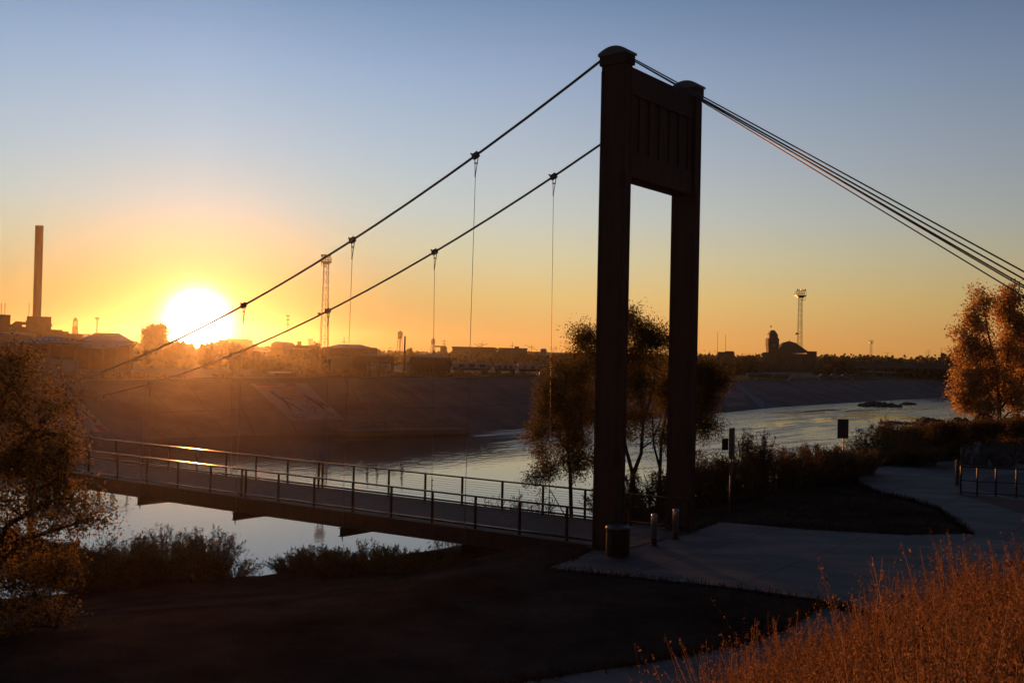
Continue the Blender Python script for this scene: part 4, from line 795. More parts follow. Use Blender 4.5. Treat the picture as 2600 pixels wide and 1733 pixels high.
# lattice light towers
def lattice_tower(lab, px, ytop, d, wb, wt, ph, cage_side, lamps=True):
    q = ony(px, ytop, d); c = np.array([q[0], d, 1.0]); H = q[2]-1.0; t = thing('lattice_light_tower', lab, 'light tower', c, 'lattice light towers'); k = d/PX_F
    f_ = ph/20; hp = H-20*k*f_; b = MB(); n = 15; wz = lambda s: wb+(wt-wb)*min(1, s*1.15)
    cor = lambda s: [c+np.array([sx*wz(s)/2, sy*wz(s)/2, hp*s]) for sx, sy in ((-1, -1), (1, -1), (1, 1), (-1, 1))]
    for i in range(4): b.tube([cor(s)[i] for s in np.linspace(0, 1, 8)], .05, 5)
    for i in range(n):
        A, B_ = cor(i/n), cor((i+1)/n)
        for j in range(4): b.tube([A[j], B_[(j+1) % 4]], .02, 4, False); b.tube([A[(j+1) % 4], B_[j]], .02, 4, False)
        if i % 5 == 0:
            for j in range(4): b.tube([A[j], A[(j+1) % 4]], .03, 4, False)
    b.build('lattice_shaft', M['lattice'], t)
    b = MB(); b.tube([c+[.1, 0, 0], c+[.1, 0, hp]], .04, 5)
    for zz in np.arange(2, hp, 1.2): b.bar(c+[-.15, 0, zz], c+[.35, 0, zz], .04)
    b.build('ladder', M['lattice'], t)
    w2 = 12.2*k*f_; b = MB(); b.box(c+[0, 0, hp], (w2*2, w2*1.6, .3)); b.box(c+[0, 0, hp-.35], (w2*1.3, w2, .35)); pl = b.build('platform', M['lattice'], t); b = MB(); rh = 12*k*f_
    for i in range(7):
        x = -w2*.95+w2*1.9*i/6
        for y in (-w2*.75, w2*.75): b.tube([c+[x, y, hp], c+[x, y, hp+rh]], .045, 4)
    for y in (-w2*.75, w2*.75):
        for zz in (.5, 1.0): b.bar(c+[-w2*.95, y, hp+rh*zz], c+[w2*.95, y, hp+rh*zz], .08)
    b.build('guard_rail', M['lattice'], pl)
    for i in range(5):
        x = -w2*.8+w2*1.6*i/4; l = MB(); l.box(c+[x, -w2*.5+.4*(i % 2), hp+rh+.38], (.34, .4, .42), ((.9, .2*(i-2), 0), (-.2*(i-2), .9, 0), (0, 0, 1))); l.tube([c+[x, -w2*.5, hp+rh*.9], c+[x, -w2*.5, hp+rh+.3]], .06, 5); l.build('floodlight', M['black'], t)
    b = MB(); x = cage_side*w2*.72
    for s in (-.25, .25): b.tube([c+[x+s*w2, 0, hp], c+[x+s*w2, 0, hp-11*k*f_]], .05, 4)
    b.bar(c+[0, 0, hp-11*k*f_], c+[x+.25*w2, 0, hp-11*k*f_], .12); b.build('ladder_cage', M['lattice'], t)
    b = MB(); b.lathe(c+[-wz(.55)*.9, -.3, hp*.55], [(0, -.35), (.4, -.2), (.4, .2), (0, .35)], 10); b.tube([c+[-wz(.55)*.9, -.3, hp*.55], c+[0, -.3, hp*.55]], .06, 5); b.build('dish', M['lattice'], t)
    return t
lattice_tower('lattice light tower crossed by the bridge cables, right of the sun', 829, 645, 230, 2.0, 1.05, 20, -1)
lattice_tower('lattice light tower standing behind the clock tower building', 2033, 731, 330, 1.55, 1.05, 20, 1)
lattice_tower('small distant lattice light tower on the right skyline', 2212, 861, 930, 2.2, 1.5, 8, 1)
q = ony(731.5, 800, 600); c = np.array([q[0], 600, 1.0]); t = thing('radio_mast', 'thin hazy radio mast between the sun and the lattice tower', 'mast', c)
b = MB(); H = q[2]-1
for i in range(3): a = i*2.094; b.tube([c+[.5*math.cos(a), .5*math.sin(a), 0], c+[.4*math.cos(a), .4*math.sin(a), H]], .07, 4)
for i in range(30): b.bar(c+[-.45, 0, H*i/30], c+[.45, 0, H*(i+1)/30], .05)
b.build('shaft', M['redp'], t); b = MB()
for z in (.80, .90, .985): b.box(c+[0, 0, H*z], (1.9, 1.9, .5))
b.build('aerial', M['redp'], t)
# water towers
def water_tower(lab, px, ytop, ylow, yb, wpx, d):
    k = d/PX_F; q = ony(px, ytop, d); zl = ony(px, ylow, d)[2]; c = np.array([q[0], d, 1.0]); r = wpx*k/2; h = q[2]; t = thing('water_tower', lab, 'water tower', c, 'water towers')
    MB().lathe((c[0], d, 0), [(.02, zl), (r*.5, zl+.12*r), (r*.9, zl+.5*r), (r, zl+.8*r), (r, h-.75*r), (r*1.06, h-.75*r), (r*.55, h-.3*r), (.05, h)], 24).build('tank', M['tankm'], t, False)
    for i in range(6):
        a = i*math.pi/3+.4; MB().tube([(c[0]+1.55*r*math.cos(a), d+1.55*r*math.sin(a), 1), (c[0]+.92*r*math.cos(a), d+.92*r*math.sin(a), zl+.6*r)], .17, 6).build('leg', M['lattice'], t)
    b = MB(); b.tube([(c[0], d, 1), (c[0], d, zl+.1)], .3, 8)
    for z in (.33, .66):
        zz = 1+(zl-1)*z; rr = r*(1.55-.63*z)
        for i in range(6): a, a2 = i*math.pi/3+.4, (i+1)*math.pi/3+.4; b.bar((c[0]+rr*math.cos(a), d+rr*math.sin(a), zz), (c[0]+rr*math.cos(a2), d+rr*math.sin(a2), zz), .14)
    b.build('bracing', M['lattice'], t)
water_tower('larger water tower with a pointed roof on thin legs, on the middle skyline', 1016.3, 839, 861, 892, 12.6, 900)
water_tower('smaller water tower beside a hanger rod, right of the larger one', 1099.8, 858.5, 874, 890, 10.4, 1100)
# skyline buildings
t = thing('canopied_shed', 'shed with a cantilevered canopy right of the smaller water tower', 'building', gnd(1120, 600)); bp(t, 'wall', M['brick'], 1118, 1135, 881, 905, 601, 18); bp(t, 'roof', M['slate'], 1103, 1133, 877.5, 880.5, 600, 22); bp(t, 'front_post', M['lattice'], 1104, 1105, 879, 905, 600.5, .4)
t = thing('long_flat_building', 'long flat roofed building on the middle skyline', 'building', gnd(1200, 560)); bp(t, 'wall', M['brick'], 1149, 1262, 882.5, 908, 561, 30); bp(t, 'roof', M['slate'], 1147, 1256, 880.3, 884, 560, 32); b = MB(); b.prism([ony(1256, 881, 560), ony(1273, 888.5, 560), ony(1256, 889, 560)], (0, 30, 0)); b.build('curved_end', M['grey'], t)
t = thing('low_block', 'low dark building with a square box on its roof, left of the willows', 'building', gnd(1305, 580)); bp(t, 'wall', M['brick'], 1267, 1339, 884, 908, 581, 30); bp(t, 'roof_box', M['brick'], 1307, 1318, 879, 885, 585, 8); bp(t, 'parapet', M['slate'], 1265.6, 1340, 883, 885, 580, 32)
q = gnd(1380, 560); t = thing('storage_tank', 'squat round tank on the skyline beside the willows', 'tank', q); MB().lathe(q, [(1.75, 0), (1.75, ony(1380, 885.5, 560)[2]-1.6), (1.3, ony(1380, 884.6, 560)[2]-1.0), (.1, ony(1380, 884.4, 560)[2]-1)], 24).build('shell', M['tankm'], t)
t = thing('flat_roofed_block', 'hazy stepped building right under the sun glare on its right', 'building', gnd(600, 620)); bp(t, 'wall', M['brick'], 560, 642, 862.5, 905, 621, 30); bp(t, 'penthouse', M['brick'], 577, 632, 859.5, 864, 624, 18); bp(t, 'side_wing', M['brick'], 641, 655, 873, 905, 620, 28); bp(t, 'lower_wing', M['brick'], 545, 561, 868, 905, 621, 28)
q0, q1 = ony(687, 879, 320), ony(719.5, 879, 320); cx, r = (q0[0]+q1[0])/2, (q1[0]-q0[0])/2; t = thing('arched_roof_hall', 'small hall with a rounded arched roof, right of the sun', 'building', (cx, 320, 1.0))
zr0 = q0[2]; hh = ony(703, 866, 320)[2]-zr0; b = MB(); b.prism([(cx+r*math.cos(a), 320, zr0+hh*math.sin(a)) for a in np.linspace(0, math.pi, 17)], (0, 18, 0)); b.build('roof', M['slate'], t); MB().box((cx, 329, zr0/2+.4), (2*r*.97, 17.6, zr0-.9)).build('wall', M['brick'], t)
t = thing('box_tower_building', 'low building with a square rooftop tower left of the lattice tower', 'building', gnd(760, 340)); bp(t, 'wall', M['brick'], 722, 800, 876, 905, 341, 20); bp(t, 'tower', M['cream'], 755, 765.5, 866, 878, 345, 3)
t = thing('scaffold_sign', 'skeletal rooftop sign frame with rings beside the lattice tower', 'sign frame', gnd(788, 338)); b = MB()
for x in (784, 789, 793): a, c = ony(x, 879, 338), ony(x, 859, 338); b.tube([a-[0, 0, 3], c], .08, 5)
for y in (861, 866, 871, 876): a, c = ony(783, y, 338), ony(795, y+.2, 338); b.bar(a, c, .12)
b.build('frame', M['lattice'], t); b = MB()
for y in (863.5, 871): q = ony(787, y, 337.8); b.tube([q+np.array([.38*math.cos(a), 0, .38*math.sin(a)]) for a in np.linspace(0, 6.28, 13)], .09, 5)
b.build('rings', M['lattice'], t)
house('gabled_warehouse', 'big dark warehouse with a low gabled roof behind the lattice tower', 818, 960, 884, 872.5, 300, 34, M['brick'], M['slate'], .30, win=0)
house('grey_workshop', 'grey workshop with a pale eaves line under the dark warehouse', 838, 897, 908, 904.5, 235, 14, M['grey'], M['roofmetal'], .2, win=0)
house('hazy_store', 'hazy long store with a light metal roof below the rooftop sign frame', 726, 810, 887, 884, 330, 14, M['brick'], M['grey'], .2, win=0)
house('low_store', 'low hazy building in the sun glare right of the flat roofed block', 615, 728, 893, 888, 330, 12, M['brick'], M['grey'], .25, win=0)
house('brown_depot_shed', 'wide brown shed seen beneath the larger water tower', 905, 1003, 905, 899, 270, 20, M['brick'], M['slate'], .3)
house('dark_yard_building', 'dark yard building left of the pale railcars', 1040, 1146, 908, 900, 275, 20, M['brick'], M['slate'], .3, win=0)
# vehicles and railcars by the levee
def railcar(lab, px0, px1, yt, yb, d, m='white', name='railcar', group='pale railcars behind the levee', stripe=False):
    a, c = ony(px0, yt, d), ony(px1, yt, d); zt = (a[2]+c[2])/2; zb = ony((px0+px1)/2, yb, d)[2]; cx = (a[0]+c[0])/2; l = c[0]-a[0]; g0 = zb-1.9; t = thing(name, lab, 'railcar' if name == 'railcar' else 'bus', (cx, d+1.4, g0), group)
    b = MB(); y0 = d; b.prism([(cx-l/2, y0, zb), (cx-l/2, y0, zt-.25), (cx-l/2, y0+.5, zt), (cx-l/2, y0+2.3, zt), (cx-l/2, y0+2.8, zt-.25), (cx-l/2, y0+2.8, zb)], (l, 0, 0)); body = b.build('body', M[m], t)
    MB().box((cx, d+1.4, zb-.25), (l*.96, 2.2, .5)).build('underframe', M['black'], t)
    for s in (-.38, -.28, .28, .38): b = MB(); b.tube([(cx+s*l, d+.3, zb-.95), (cx+s*l, d+2.5, zb-.95)], .46, 14); b.build('wheel', M['black'], t)
    for k in range(3 if not stripe else 6):
        n_ = 3 if not stripe else 6; MB().box((cx-l*.4+l*.8*(k+.5)/n_, d-.012, zb+(zt-zb)*(.40 if not stripe else .55)), (l*(.14 if not stripe else .11), .03, (zt-zb)*(.62 if not stripe else .3))).build('door' if not stripe else 'window', M['glass'] if stripe else M['grey'], t)
    return t
railcar('leftmost pale railcar in the row behind the levee', 1149, 1248, 920.5, 934, 225); railcar('middle pale railcar in the row behind the levee', 1256, 1310, 924, 936, 228); railcar('pale railcar partly hidden by the left willow', 1315, 1392, 925, 937, 228)
railcar('white bus with a dark window band behind the two stout posts', 932, 988, 922.5, 940, 200, name='bus', group=None, stripe=True)
t = thing('brick_plinth', 'low brick structure on the levee crest above the mural, right of the sun', 'wall', ontop(725, 4)); d = ontop(725, 4)[1]; bp(t, 'wall', M['brick'], 698, 753, 946.5, 962, d, 2.0); bp(t, 'capstone', M['stainless'], 684, 741, 944.2, 946.3, d-.05, 2.1)
t = thing('slatted_barrier', 'stack of pale horizontal slats at the foot of the lattice tower', 'barrier', ontop(836, 2)); d = ontop(836, 2)[1]
for k in range(5):
    b = MB(); a, c = ony(824, 942.5+4.6*k, d), ony(848, 942.8+4.6*k, d); b.bar(a, c, .07, .12); b.build('slat', M['cream'], t)
for x in (826, 836, 846): b = MB(); a, c = ony(x, 941, d+.08), ony(x, 964, d+.08); b.bar(a, c, .09); b.build('upright', M['lattice'], t)
for (x, y, lab) in ((1004, 946, 'tilted pale panel on the levee crest right of the two stout posts'), (2158.5, 965, 'small tilted panel catching light on the right levee crest'), (2001, 963, 'small dull tilted panel on the levee crest below the clock tower')):
    q = ontop(x, 1.5); s = q[1]/165; q = ony(x, y, q[1]); t = thing('tilted_panel', lab, 'information panel', (q[0], q[1], q[2]-.75), 'tilted panels on the levee crest')
    MB().box(q, (1.15*s, .8, .07), ((.80, 0, .60), (0, 1, 0), (-.60, 0, .80))).build('panel', M['white'], t); MB().tube([q-[0, 0, .95], q], .05, 6).build('stand', M['lattice'], t)
# station with a clock tower, right of the bridge tower
D = 600.; kk = D/PX_F; c = gnd(2005, D); t = thing('clock_tower_station', 'dark stone station with a clock tower and a steep hipped roof on the right skyline', 'building', c)
def q_(x, y): return ony(x, y, D)
zb0 = .4
bp(t, 'main_block', M['stone'], 1952, 2062, 897, 960, D, 18, z0=zb0); bp(t, 'left_wing', M['stone'], 1937.5, 1953, 894, 960, D-1, 16, z0=zb0); bp(t, 'right_wing', M['stone'], 2049, 2074, 891.3, 960, D-1.5, 16, z0=zb0)
a, e, r0, r1, r2 = q_(1967, 898), q_(2058, 896), q_(1997, 869.5), q_(2013, 865), q_(2030, 870); b = MB()
v = [a, e, e+[0, 18, 0], a+[0, 18, 0], r0+[0, 7, 0], r1+[0, 7, 0], r2+[0, 7, 0], r2+[0, 11, 0], r1+[0, 11, 0], r0+[0, 11, 0]]
b.add(v, [(0, 1, 6, 5, 4), (2, 3, 9, 8, 7), (1, 2, 7, 6), (3, 0, 4, 9), (4, 5, 8, 9), (5, 6, 7, 8)]); rf = b.build('roof', M['slate'], t)
b = MB()
for x, y in ((1996.5, 867), (2014, 861.5)): q = q_(x, y); b.tube([q+[0, 8, -2.0], q+[0, 8, 0]], .14, 6)
b.build('finials', M['slate'], rf)
tx = q_(1965, 860); b = MB(); hw = 13.5*kk; z1 = q_(1965, 893)[2]; z2 = q_(1965, 858)[2]; yc = D+3.5
def ring(h, hwid, z): return [(tx[0]-hwid, yc-hwid, z), (tx[0]+hwid, yc-hwid, z), (tx[0]+hwid, yc+hwid, z), (tx[0]-hwid, yc+hwid, z)]
def stack(levels):
    b = MB(); vs = []; 
    for hwid, z in levels: vs += ring(0, hwid, z)
    n = len(levels); return b.add(vs, [(4*i+k, 4*i+(k+1) % 4, 4*i+4+(k+1) % 4, 4*i+4+k) for i in range(n-1) for k in range(4)]+[(3, 2, 1, 0), tuple(range(4*n-4, 4*n))])
tw = stack([(12.2*kk, zb0), (12.4*kk, q_(1965, 888)[2]), (13.8*kk, q_(1965, 876)[2]), (13.9*kk, z2)]).build('tower', M['stone'], t)
stack([(11.2*kk, z2-.02), (11.2*kk, q_(1965, 849)[2]), (5.0*kk, q_(1965, 838.5)[2]), (5.0*kk, q_(1965, 837.5)[2])]).build('tower_roof', M['slate'], tw)
q = q_(1965, 877); b = MB(); b.lathe((0, 0, 0), [(1.05, -.05), (1.05, .05)], 24); b.v = [(tx[0]+x, yc-13.95*kk+z-.03, q[2]+y) for x, y, z in b.v]; b.build('clock_face', M['cream'], tw)
for x in (1959.5, 1970.5): q = q_(x, 869.3); MB().box((q[0], yc-13.9*kk-.03, q[2]), (.75, .12, 1.1)).build('tower_window', M['glass'], tw)
q = q_(1960.6, 832); b = MB(); b.tube([q+[0, 3, -1.6], q+[0, 3, .4]], .12, 6); b.build('flagpole', M['lattice'], tw); b = MB(); g0 = q+np.array([0, 3, 1.0]); b.lathe(g0, [(.02, -.5), (.36, -.36), (.5, 0), (.36, .36), (.02, .5)], 12); b.build('gilded_ball', M['mirror'], tw, True)
for x in (1983, 1997, 2011, 2025, 2040): q = q_(x, 918); MB().box((q[0], D-.03, q[2]), (1.5, .12, 2.6)).build('window', M['glass'], t)
for x in (2056, 2066): q = q_(x, 912); MB().box((q[0], D-1.55, q[2]), (1.2, .12, 2.4)).build('window', M['glass'], t)
q = q_(1945.5, 912); MB().box((q[0], D-1.05, q[2]), (1.2, .12, 2.4)).build('window', M['glass'], t)
t = thing('dark_flat_building', 'dark flat roofed building with thin masts, left of the clock tower', 'building', gnd(1843, 520)); bp(t, 'wall', M['brick'], 1822, 1865, 893, 950, 520, 20, z0=.5); bp(t, 'roof_room', M['brick'], 1841, 1863, 891, 895, 523, 9)
# long pale roofs and parked cars before the station
for i, (x0, x1, y, lab) in enumerate(((1899, 1962, 947, 'long pale coach roof in front of the station, left one'), (1966, 2006, 948, 'shorter pale coach roof in front of the station, right one'))): railcar(lab, x0, x1, y, y+7, 330, group='pale coaches before the station', m='cream')
def car(lab, px, y, d, m, wpx=26):
    q = ony(px, y, d); l = 4.4; c = np.array([q[0], d, q[2]-1.45]); t = thing('parked_car', lab, 'car', c, 'cars parked behind the right levee')
    b = MB(); b.prism([c+[-l/2, 0, .35], c+[-l/2, 0, .85], c+[-l*.36, 0, .95], c+[-l*.22, 0, 1.42], c+[l*.18, 0, 1.45], c+[l*.36, 0, .95], c+[l/2, 0, .85], c+[l/2, 0, .35]], (0, 1.75, 0)); b.build('body', m, t)
    b = MB(); b.prism([c+[-l*.33, -.02, .97], c+[-l*.21, -.02, 1.36], c+[l*.17, -.02, 1.38], c+[l*.32, -.02, .97]], (0, .03, 0)); b.build('window', M['glass'], t)
    for s in (-.31, .31): b = MB(); b.tube([c+[s*l, -.03, .33], c+[s*l, 1.78, .33]], .33, 14); b.build('wheel', M['black'], t)
for i, (x, y, m, lab) in enumerate(((2096, 949.5, 'grey', 'leftmost parked car right of the station'), (2122, 949, 'white', 'white parked car second from the left, right of the station'), (2150, 949.8, 'white', 'white parked car third from the left, beyond the levee'), (2172, 950.6, 'grey', 'grey parked car nearest the glowing windows'))): car(lab, x, y, 330, M[m])
# pavilion whose west windows throw back the sunset
a = ony(2184, 945, 420); u = np.array([-.0227, -.9997, 0]); Lg = 42.0; e = a+u*Lg
t = thing('glass_fronted_pavilion', 'low pavilion whose window band glows with the reflected sunset, under the viaduct', 'building', (a[0], a[1], 1.0))
vn = np.array([u[1], -u[0], 0]); zt = ony(2232, 945.5, 400)[2]; zb1 = ony(2232, 955.5, 400)[2]; mid = (a+e)/2
MB().box((*(mid-vn*1.6)[:2], (zt+.3)/2+.1), (Lg, 3.0, zt-.6), (u, vn, (0, 0, 1))).build('wall', M['slate'], t); MB().box((*(mid-vn*1.6)[:2], zt+.25), (Lg+1.0, 3.8, .25), (u, vn, (0, 0, 1))).build('roof', M['roofmetal'], t)
mb = bpy.data.materials
for k, (s0, s1) in enumerate(((.06, .2), (.24, .28), (.30, .335), (.37, .44), (.46, .64), (.70, .76), (.80, .87), (.90, .97))):
    q = a+u*Lg*(s0+s1)/2; MB().box((q[0]+vn[0]*.03, q[1]+vn[1]*.03, (zt+zb1)/2), (Lg*(s1-s0), .06, (zt-zb1)*.9), (u, vn, (0, 0, 1))).build('window', M['mirror'], t)
# viaduct
t = thing('road_viaduct', 'dark flat road viaduct on piers low across the right distance', 'viaduct', gnd(2290, 380)); bp(t, 'deck', M['concrete'], 2085, 2460, 923, 934.5, 380, 12, z0=ony(2290, 934, 380)[2]); bp(t, 'parapet', M['concrete'], 2085, 2460, 919, 923, 379.6, .4)
for x in (2120, 2220, 2322, 2424): bp(t, 'pier', M['concrete'], x-4, x+4, 933, 965, 382, 7, z0=.6)
for x, y, lab in ((2170, 938, 'pale shed under the viaduct, left of the glowing windows'), (2322-8, 938, 'pale building behind the viaduct pier')): t = thing('pale_shed', lab, 'shed', gnd(x, 420), 'pale sheds under the viaduct'); bp(t, 'wall', M['grey'], x-12, x+12, y, 965, 420, 8, z0=.6); bp(t, 'roof', M['roofmetal'], x-13, x+13, y-1.2, y, 419.5, 9)
# painted murals on the levee
def hitq(c4):
    P = [hit_lv(x, y) for x, y in c4]
    def f(u, v, l=0.):
        q = P[0]*(1-u)*(1-v)+P[1]*u*(1-v)+P[2]*u*v+P[3]*(1-u)*v; h = BV.ray_cast(Vector((q[0], q[1], 50)), Vector((0, 0, -1))); return np.array(h[0] if h[0] else q)+np.array([0, 0, .04+l])
    return f
def mural(name, lab, c4, base): 
    f = hitq(c4); t = thing(name, lab, 'mural', f(.5, .5), 'murals on the levee'); b = MB(); n = 12
    b.add([f(i/n, j/n, .012) for i in range(n+1) for j in range(n+1)], [(i*(n+1)+j, (i+1)*(n+1)+j, (i+1)*(n+1)+j+1, i*(n+1)+j+1) for i in range(n) for j in range(n)]); b.build('painted_ground', base, t); return t, f
def strokes(f, t, name, m, segs, l=.024):
    b = MB()
    for pts, wd in segs:
        for p, q in zip(pts[:-1], pts[1:]):
            p, q = np.array(p), np.array(q); d = (q-p)/(np.linalg.norm(q-p)+1e-9); nn = np.array([-d[1], d[0]*1.0])*wd/2; e = d*wd*.3; b.add([f(*(p-nn-e), l), f(*(p+nn-e), l), f(*(q+nn+e), l), f(*(q-nn+e), l)], [(0, 1, 2, 3)])
    b.build(name, m, t)
def lettering(f, t, txt, u0, v0, hgt, wid, m, name, l=.027):
    cu = bpy.data.curves.new('txt', 'FONT'); cu.body = txt; ob = bpy.data.objects.new('txt', cu); COL.objects.link(ob); dg = bpy.context.evaluated_depsgraph_get(); dg.update(); me = bpy.data.meshes.new_from_object(ob.evaluated_get(dg))
    V = np.array([v.co[:2] for v in me.vertices]); F = [tuple(p.vertices) for p in me.polygons]; bpy.data.objects.remove(ob); V -= V.min(0); V /= V.max(0); b = MB(); b.add([f(u0+x*wid, v0-y*hgt, l) for x, y in V], F); b.build(name, m, t)
t, f = mural('levee_mural', 'large white mural with two players and dates, on the levee right of the sun', ((636, 974), (781, 973), (874, 1064.5), (741, 1072)), M['muralw'])
strokes(f, t, 'batter_figure', M['darkp'], [([(.20, .28), (.24, .40), (.27, .52)], .06), ([(.26, .50), (.24, .62), (.22, .70)], .035), ([(.27, .52), (.35, .62), (.40, .74)], .035), ([(.24, .40), (.36, .42), (.45, .46)], .022), ([(.22, .22), (.23, .26)], .06)])
strokes(f, t, 'slider_figure', M['darkp'], [([(.72, .34), (.76, .45), (.80, .58), (.82, .68)], .05), ([(.76, .45), (.68, .50), (.63, .52)], .02), ([(.80, .58), (.90, .62), (.95, .66)], .04), ([(.82, .68), (.80, .76)], .03)])
strokes(f, t, 'colour_patches', M['ochre'], [([(.45, .22), (.58, .24)], .13), ([(.50, .36), (.60, .40)], .10), ([(.84, .5), (.92, .6)], .07), ([(.12, .14), (.2, .26)], .05), ([(.70, .1), (.78, .2)], .05)])
strokes(f, t, 'banner_band', M['redp'], [([(.08, .035), (.45, .035)], .05), ([(.60, .05), (.74, .05)], .07), ([(.30, .13), (.55, .12)], .035)])
strokes(f, t, 'border', M['bluep'], [([(.985, .02), (.985, .98)], .022), ([(.02, .985), (.98, .985)], .02), ([(.015, .5), (.015, .98)], .018)])
strokes(f, t, 'script_scrawl', M['bluep'], [([(.46, .66), (.50, .60), (.53, .68), (.56, .62), (.60, .70), (.66, .64), (.70, .70)], .012), ([(.58, .82), (.63, .74), (.68, .70)], .02)])
lettering(f, t, '1962-', .06, .955, .13, .30, M['darkp'], 'start_date'); lettering(f, t, '1982', .77, .955, .14, .20, M['darkp'], 'end_date')
t, f = mural('levee_mural', 'blue white and dark red mural on the levee half hidden by the autumn tree', ((40, 985), (166, 980), (278, 1096), (120, 1110)), M['muralw'])
strokes(f, t, 'dark_shape', M['darkp'], [([(.78, .10), (.80, .34), (.86, .40)], .10), ([(.60, .05), (.66, .4), (.62, .7)], .22), ([(.30, .1), (.35, .9)], .3), ([(.86, .58), (.92, .80)], .05)])
strokes(f, t, 'red_shape', M['redp'], [([(.45, .90), (.93, .93)], .13), ([(.5, .62), (.72, .72)], .12)], .028); strokes(f, t, 'ochre_shape', M['ochre'], [([(.86, .48), (.92, .60)], .04)], .032)
t, f = mural('levee_mural', 'faded striped mural in blue and red on the levee beside the willows at right', ((1826, 972), (1876, 971), (1962, 1034), (1838, 1045)), M['darkp'])
strokes(f, t, 'blue_stripe', M['bluep'], [([(.92, .04), (.95, .96)], .07), ([(.72, .04), (.80, .96)], .10)]); strokes(f, t, 'pale_stripe', M['muralw'], [([(.84, .1), (.88, .9)], .025), ([(.62, .2), (.66, .5)], .02)]); strokes(f, t, 'red_shape', M['redp'], [([(.25, .45), (.55, .5)], .25), ([(.1, .8), (.5, .8)], .1)])
# outfall wall with a rail, and reeds of brush on the crest
p0, p1 = onz(880, 1107, WATER), onz(1192, 1100, WATER); u = p1-p0; Lw = np.linalg.norm(u); u /= Lw; vn = np.array([-u[1], u[0], 0]); t = thing('outfall_wall', 'low dark concrete outfall wall at the water on the far bank', 'wall', p0); mid = (p0+p1)/2
MB().box(mid+vn*2.0+[0, 0, .0], (Lw, 4.0, 1.2), (u, vn, (0, 0, 1))).build('wall', M['levee'], t); b = MB()
for i in range(18): q = p0+u*Lw*(i+.5)/18+vn*.3+[0, 0, .6]; b.tube([q, q+[0, 0, 1.0]], .03, 5)
b.bar(p0+vn*.3+[0, 0, 1.6], p1+vn*.3+[0, 0, 1.6], .05); b.bar(p0+vn*.3+[0, 0, 1.1], p1+vn*.3+[0, 0, 1.1], .04); b.build('rail', M['lattice'], t)
g = np.random.default_rng(5); P = []
for x0, x1, n, back, hgt in ((880, 1380, 260, 7, 1.1), (1870, 2400, 200, 6, .9), (690, 900, 60, 8, .7), (205, 400, 50, 8, .6), (400, 465, 20, 8, .25), (565, 690, 30, 8, .25)):
    for x in g.uniform(x0, x1, n):
        q = ontop(x, back+g.uniform(-3, 5)) if False else None
        P.append((x, back+g.uniform(-2.5, 5), hgt*g.uniform(.4, 1)))
Xc = np.array([pix((*(TOPS[i][:2]+NRM[i]*6), TOPS[i][2]))[0] if TOPS[i][1] > 5 else -1e6+i for i in range(nE)]); ok = np.argsort(Xc); B_ = []
for x, bk, h_ in P:
    q = np.array([np.interp(x, Xc[ok], TOPS[ok, k]) for k in range(3)]); nn = np.array([np.interp(x, Xc[ok], NRM[ok, k]) for k in range(2)]); q[:2] += nn*bk
    e = g.normal(size=(46, 3))*np.array([.55, .55, .3])*h_*1.1; e[:, 2] = np.abs(e[:, 2])*1.2; B_.append(q+e)
tag(quads(leafquads(np.concatenate(B_), .32, .35, up=.5), 'dry_brush', M['brown'], None), kind='stuff')
# fence posts along the right crest
t = thing('post_and_wire_fence', 'thin post and wire fence along the right levee crest', 'fence', ontop(2000, 2)); b = MB(); w_ = MB(); pv = None
for x in np.arange(1855, 2400, 11.5):
    q = ontop(x, 1.2); MB().box(q+[0, 0, .55], (.09, .09, 1.2)).build('fence_post', M['wood'], t)
    if pv is not None:
        for z in (.5, 1.0): w_.bar(pv+[0, 0, z], q+[0, 0, z], .02)
    pv = q
w_.build('wire', M['lattice'], t)
# distant trees
def fartree(lab, px, yt, yb, d, wpx, seed, leaf='farleaf', name='distant_tree', blobs=None, size=.9, n=60):
    k = d/PX_F; q = ony(px, yb, d); b0 = np.array([q[0], d, 1.0]); top = ony(px, yt, d)[2]; h = top-1
    bl = blobs or [((q[0], d, 1+h*.62), (wpx*k*.42, wpx*k*.4, h*.34), 2), ((q[0]-wpx*k*.2, d, 1+h*.5), (wpx*k*.3, wpx*k*.3, h*.25), 1), ((q[0]+wpx*k*.22, d, 1+h*.52), (wpx*k*.28, wpx*k*.3, h*.25), 1)]
    return crown(name, lab, 'tree', b0, bl, n, 42, max(.45, wpx*k*.07), size, M[leaf], .35, [([b0, (q[0], d, 1+h*.5), (q[0]+.3, d, 1+h*.85)], .35, .08)], 'distant trees', .6, seed=seed)
k = 290/PX_F
fartree('bushy tree against the sun glare, left of the sun', 392, 820, 868, 290, 62, 301, n=70, blobs=[((ony(378, 846, 290)), (12*k, 12*k, 13*k), 1.2), ((ony(400, 833, 290)), (14*k, 12*k, 13*k), 1.4), ((ony(412, 848, 290)), (14*k, 12*k, 12*k), 1.2), ((ony(390, 862, 290)), (26*k, 14*k, 8*k), 1)], size=.55)
fartree('small scraggy tree left of the lattice tower', 804, 867, 882, 300, 20, 302, size=.5, n=36)
fartree('rounded tree on the skyline left of the larger water tower', 957, 879, 895, 560, 15, 303, size=.8, n=36)
fartree('leaning tree on the skyline below the larger water tower', 1042, 883, 896, 600, 14, 304, size=.7, n=26)
fartree('dark rounded tree on the ridge near the right tree, taller of two', 2395, 890, 912, 700, 20, 305, size=1.0, n=46)
fartree('dark rounded tree on the ridge near the right tree, lower of two', 2413, 896, 914, 700, 15, 306, size=1.0, n=36)
fartree('bushy tree left of the station', 1898, 905, 945, 480, 60, 307, n=90, size=.8)
fartree('low tree between the station and the viaduct', 2098, 903, 940, 470, 34, 308, n=60, size=.8)
fartree('autumn tinted tree above the viaduct', 2190, 908, 930, 520, 40, 309, 'brown', n=60, size=.9)
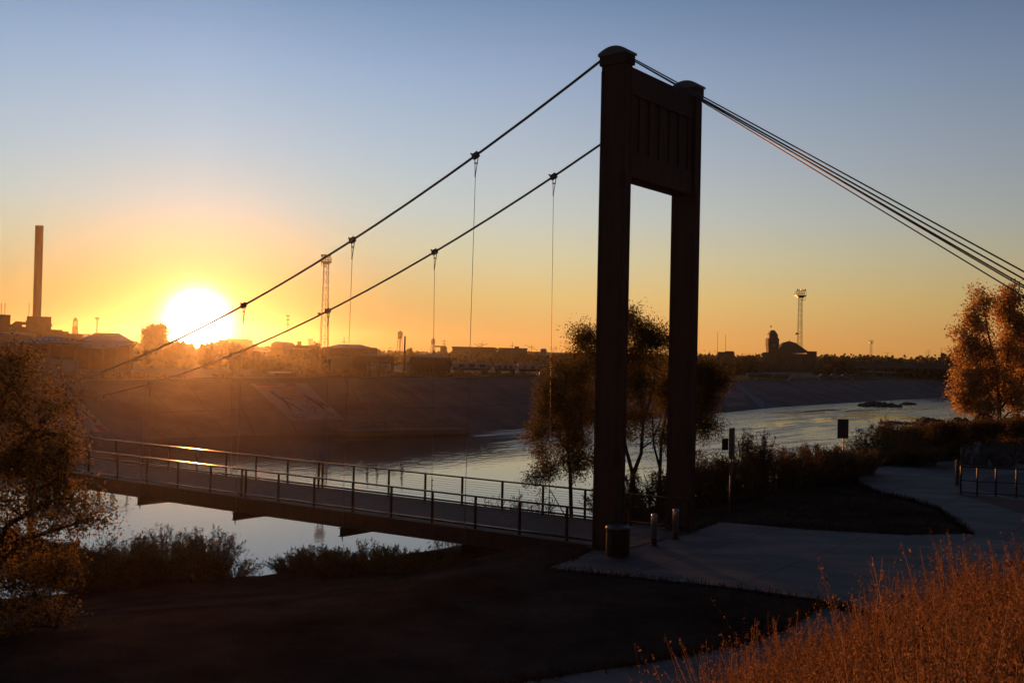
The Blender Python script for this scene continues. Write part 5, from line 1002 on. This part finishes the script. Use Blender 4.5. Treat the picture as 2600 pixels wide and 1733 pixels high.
# the wood on the horizon (reads as one mass)
g = np.random.default_rng(9); P = []
LX = [-600, 0, 150, 350, 480, 560, 700, 820, 950, 1050, 1150, 1250, 1360, 1500, 1760, 1800, 1900, 1960, 2080, 2150, 2230, 2330, 2420, 2600, 2900]; LY = [860, 858, 860, 866, 873, 876, 880, 884, 888, 889, 889, 891, 892, 894, 897, 897, 899, 899, 899, 898, 900, 904, 904, 903, 905]
def wood(x0, x1, n, d0, d1, dy):
    for x in g.uniform(x0, x1, n):
        d = g.uniform(d0, d1)
        if (1925 < x < 2085 and d < 640) or (2150 < x < 2310 and d < 480) or (472 < x < 538 and d < 570): continue
        yt = np.interp(x, LX, LY)+dy+abs(g.normal())*3.0; q = ony(x, yt, d); h = max(3., q[2]-1.0); wd = h*g.uniform(.35, .6)+1.5; m_ = 46; r_ = g.normal(size=(m_, 3)); r_ /= np.linalg.norm(r_, axis=1)[:, None]; r_ *= (.5+.5*g.random((m_, 1))); r_[:, 0] *= wd; r_[:, 1] *= wd; r_[:, 2] = r_[:, 2]*h*.5
        P.append(np.array([q[0], d, 1+h*.5])+r_)
wood(-700, 2950, 520, 900, 1250, 0); wood(-700, 2950, 420, 640, 900, 6); wood(850, 2500, 300, 480, 640, 11); wood(150, 760, 120, 430, 560, 3); wood(1500, 2500, 130, 380, 470, 20); wood(395, 618, 130, 285, 335, 7); PB = P; P = []; wood(618, 870, 160, 285, 335, 19); PN, P = P, PB
tag(quads(np.concatenate([leafquads(np.concatenate(P), 2.9, .8), leafquads(np.concatenate(PN), 1.3, .8)]), 'far_woodland', M['farleaf'], None), kind='stuff')
# a low ridge closes the horizon
b = MB(); v = []; nn_ = 90
for i in range(nn_+1):
    a = -1.2+2.4*i/nn_; dd = 1350; x, y = dd*math.sin(a), dd*max(.15, math.cos(a)); h_ = 9+3.5*math.sin(i*.31)+2*math.sin(i*.83+1)+(4 if a > .15 else 0); v += [(x, y, -5), (x, y, h_), (x*1.15, y*1.15, h_*.8), (x*1.15, y*1.15, -5)]
b.add(v, [(4*i+k, 4*i+4+k, 4*i+5+k, 4*i+1+k) for i in range(nn_) for k in range(3)]); tag(b.build('hills', M['plainm']), kind='structure')

# ------------------------------------------------------------------ scattering volume added to give the lens flare glow round the sun
hz_ = MB().box((0, 735, 16.5), (3400, 1890, 47)).build('flare_haze', bpy.data.materials.new('flare_haze_air')); hz_.data.materials[0].use_nodes = True
t = hz_.data.materials[0].node_tree; t.nodes.remove(t.nodes['Principled BSDF']); pv = t.nodes.new('ShaderNodeVolumePrincipled')
pv.inputs['Color'].default_value = (.97, .90, .76, 1); pv.inputs['Density'].default_value = .000068; pv.inputs['Anisotropy'].default_value = .90
t.links.new(pv.outputs[0], t.nodes['Material Output'].inputs['Volume']); tag(hz_, kind='stuff')
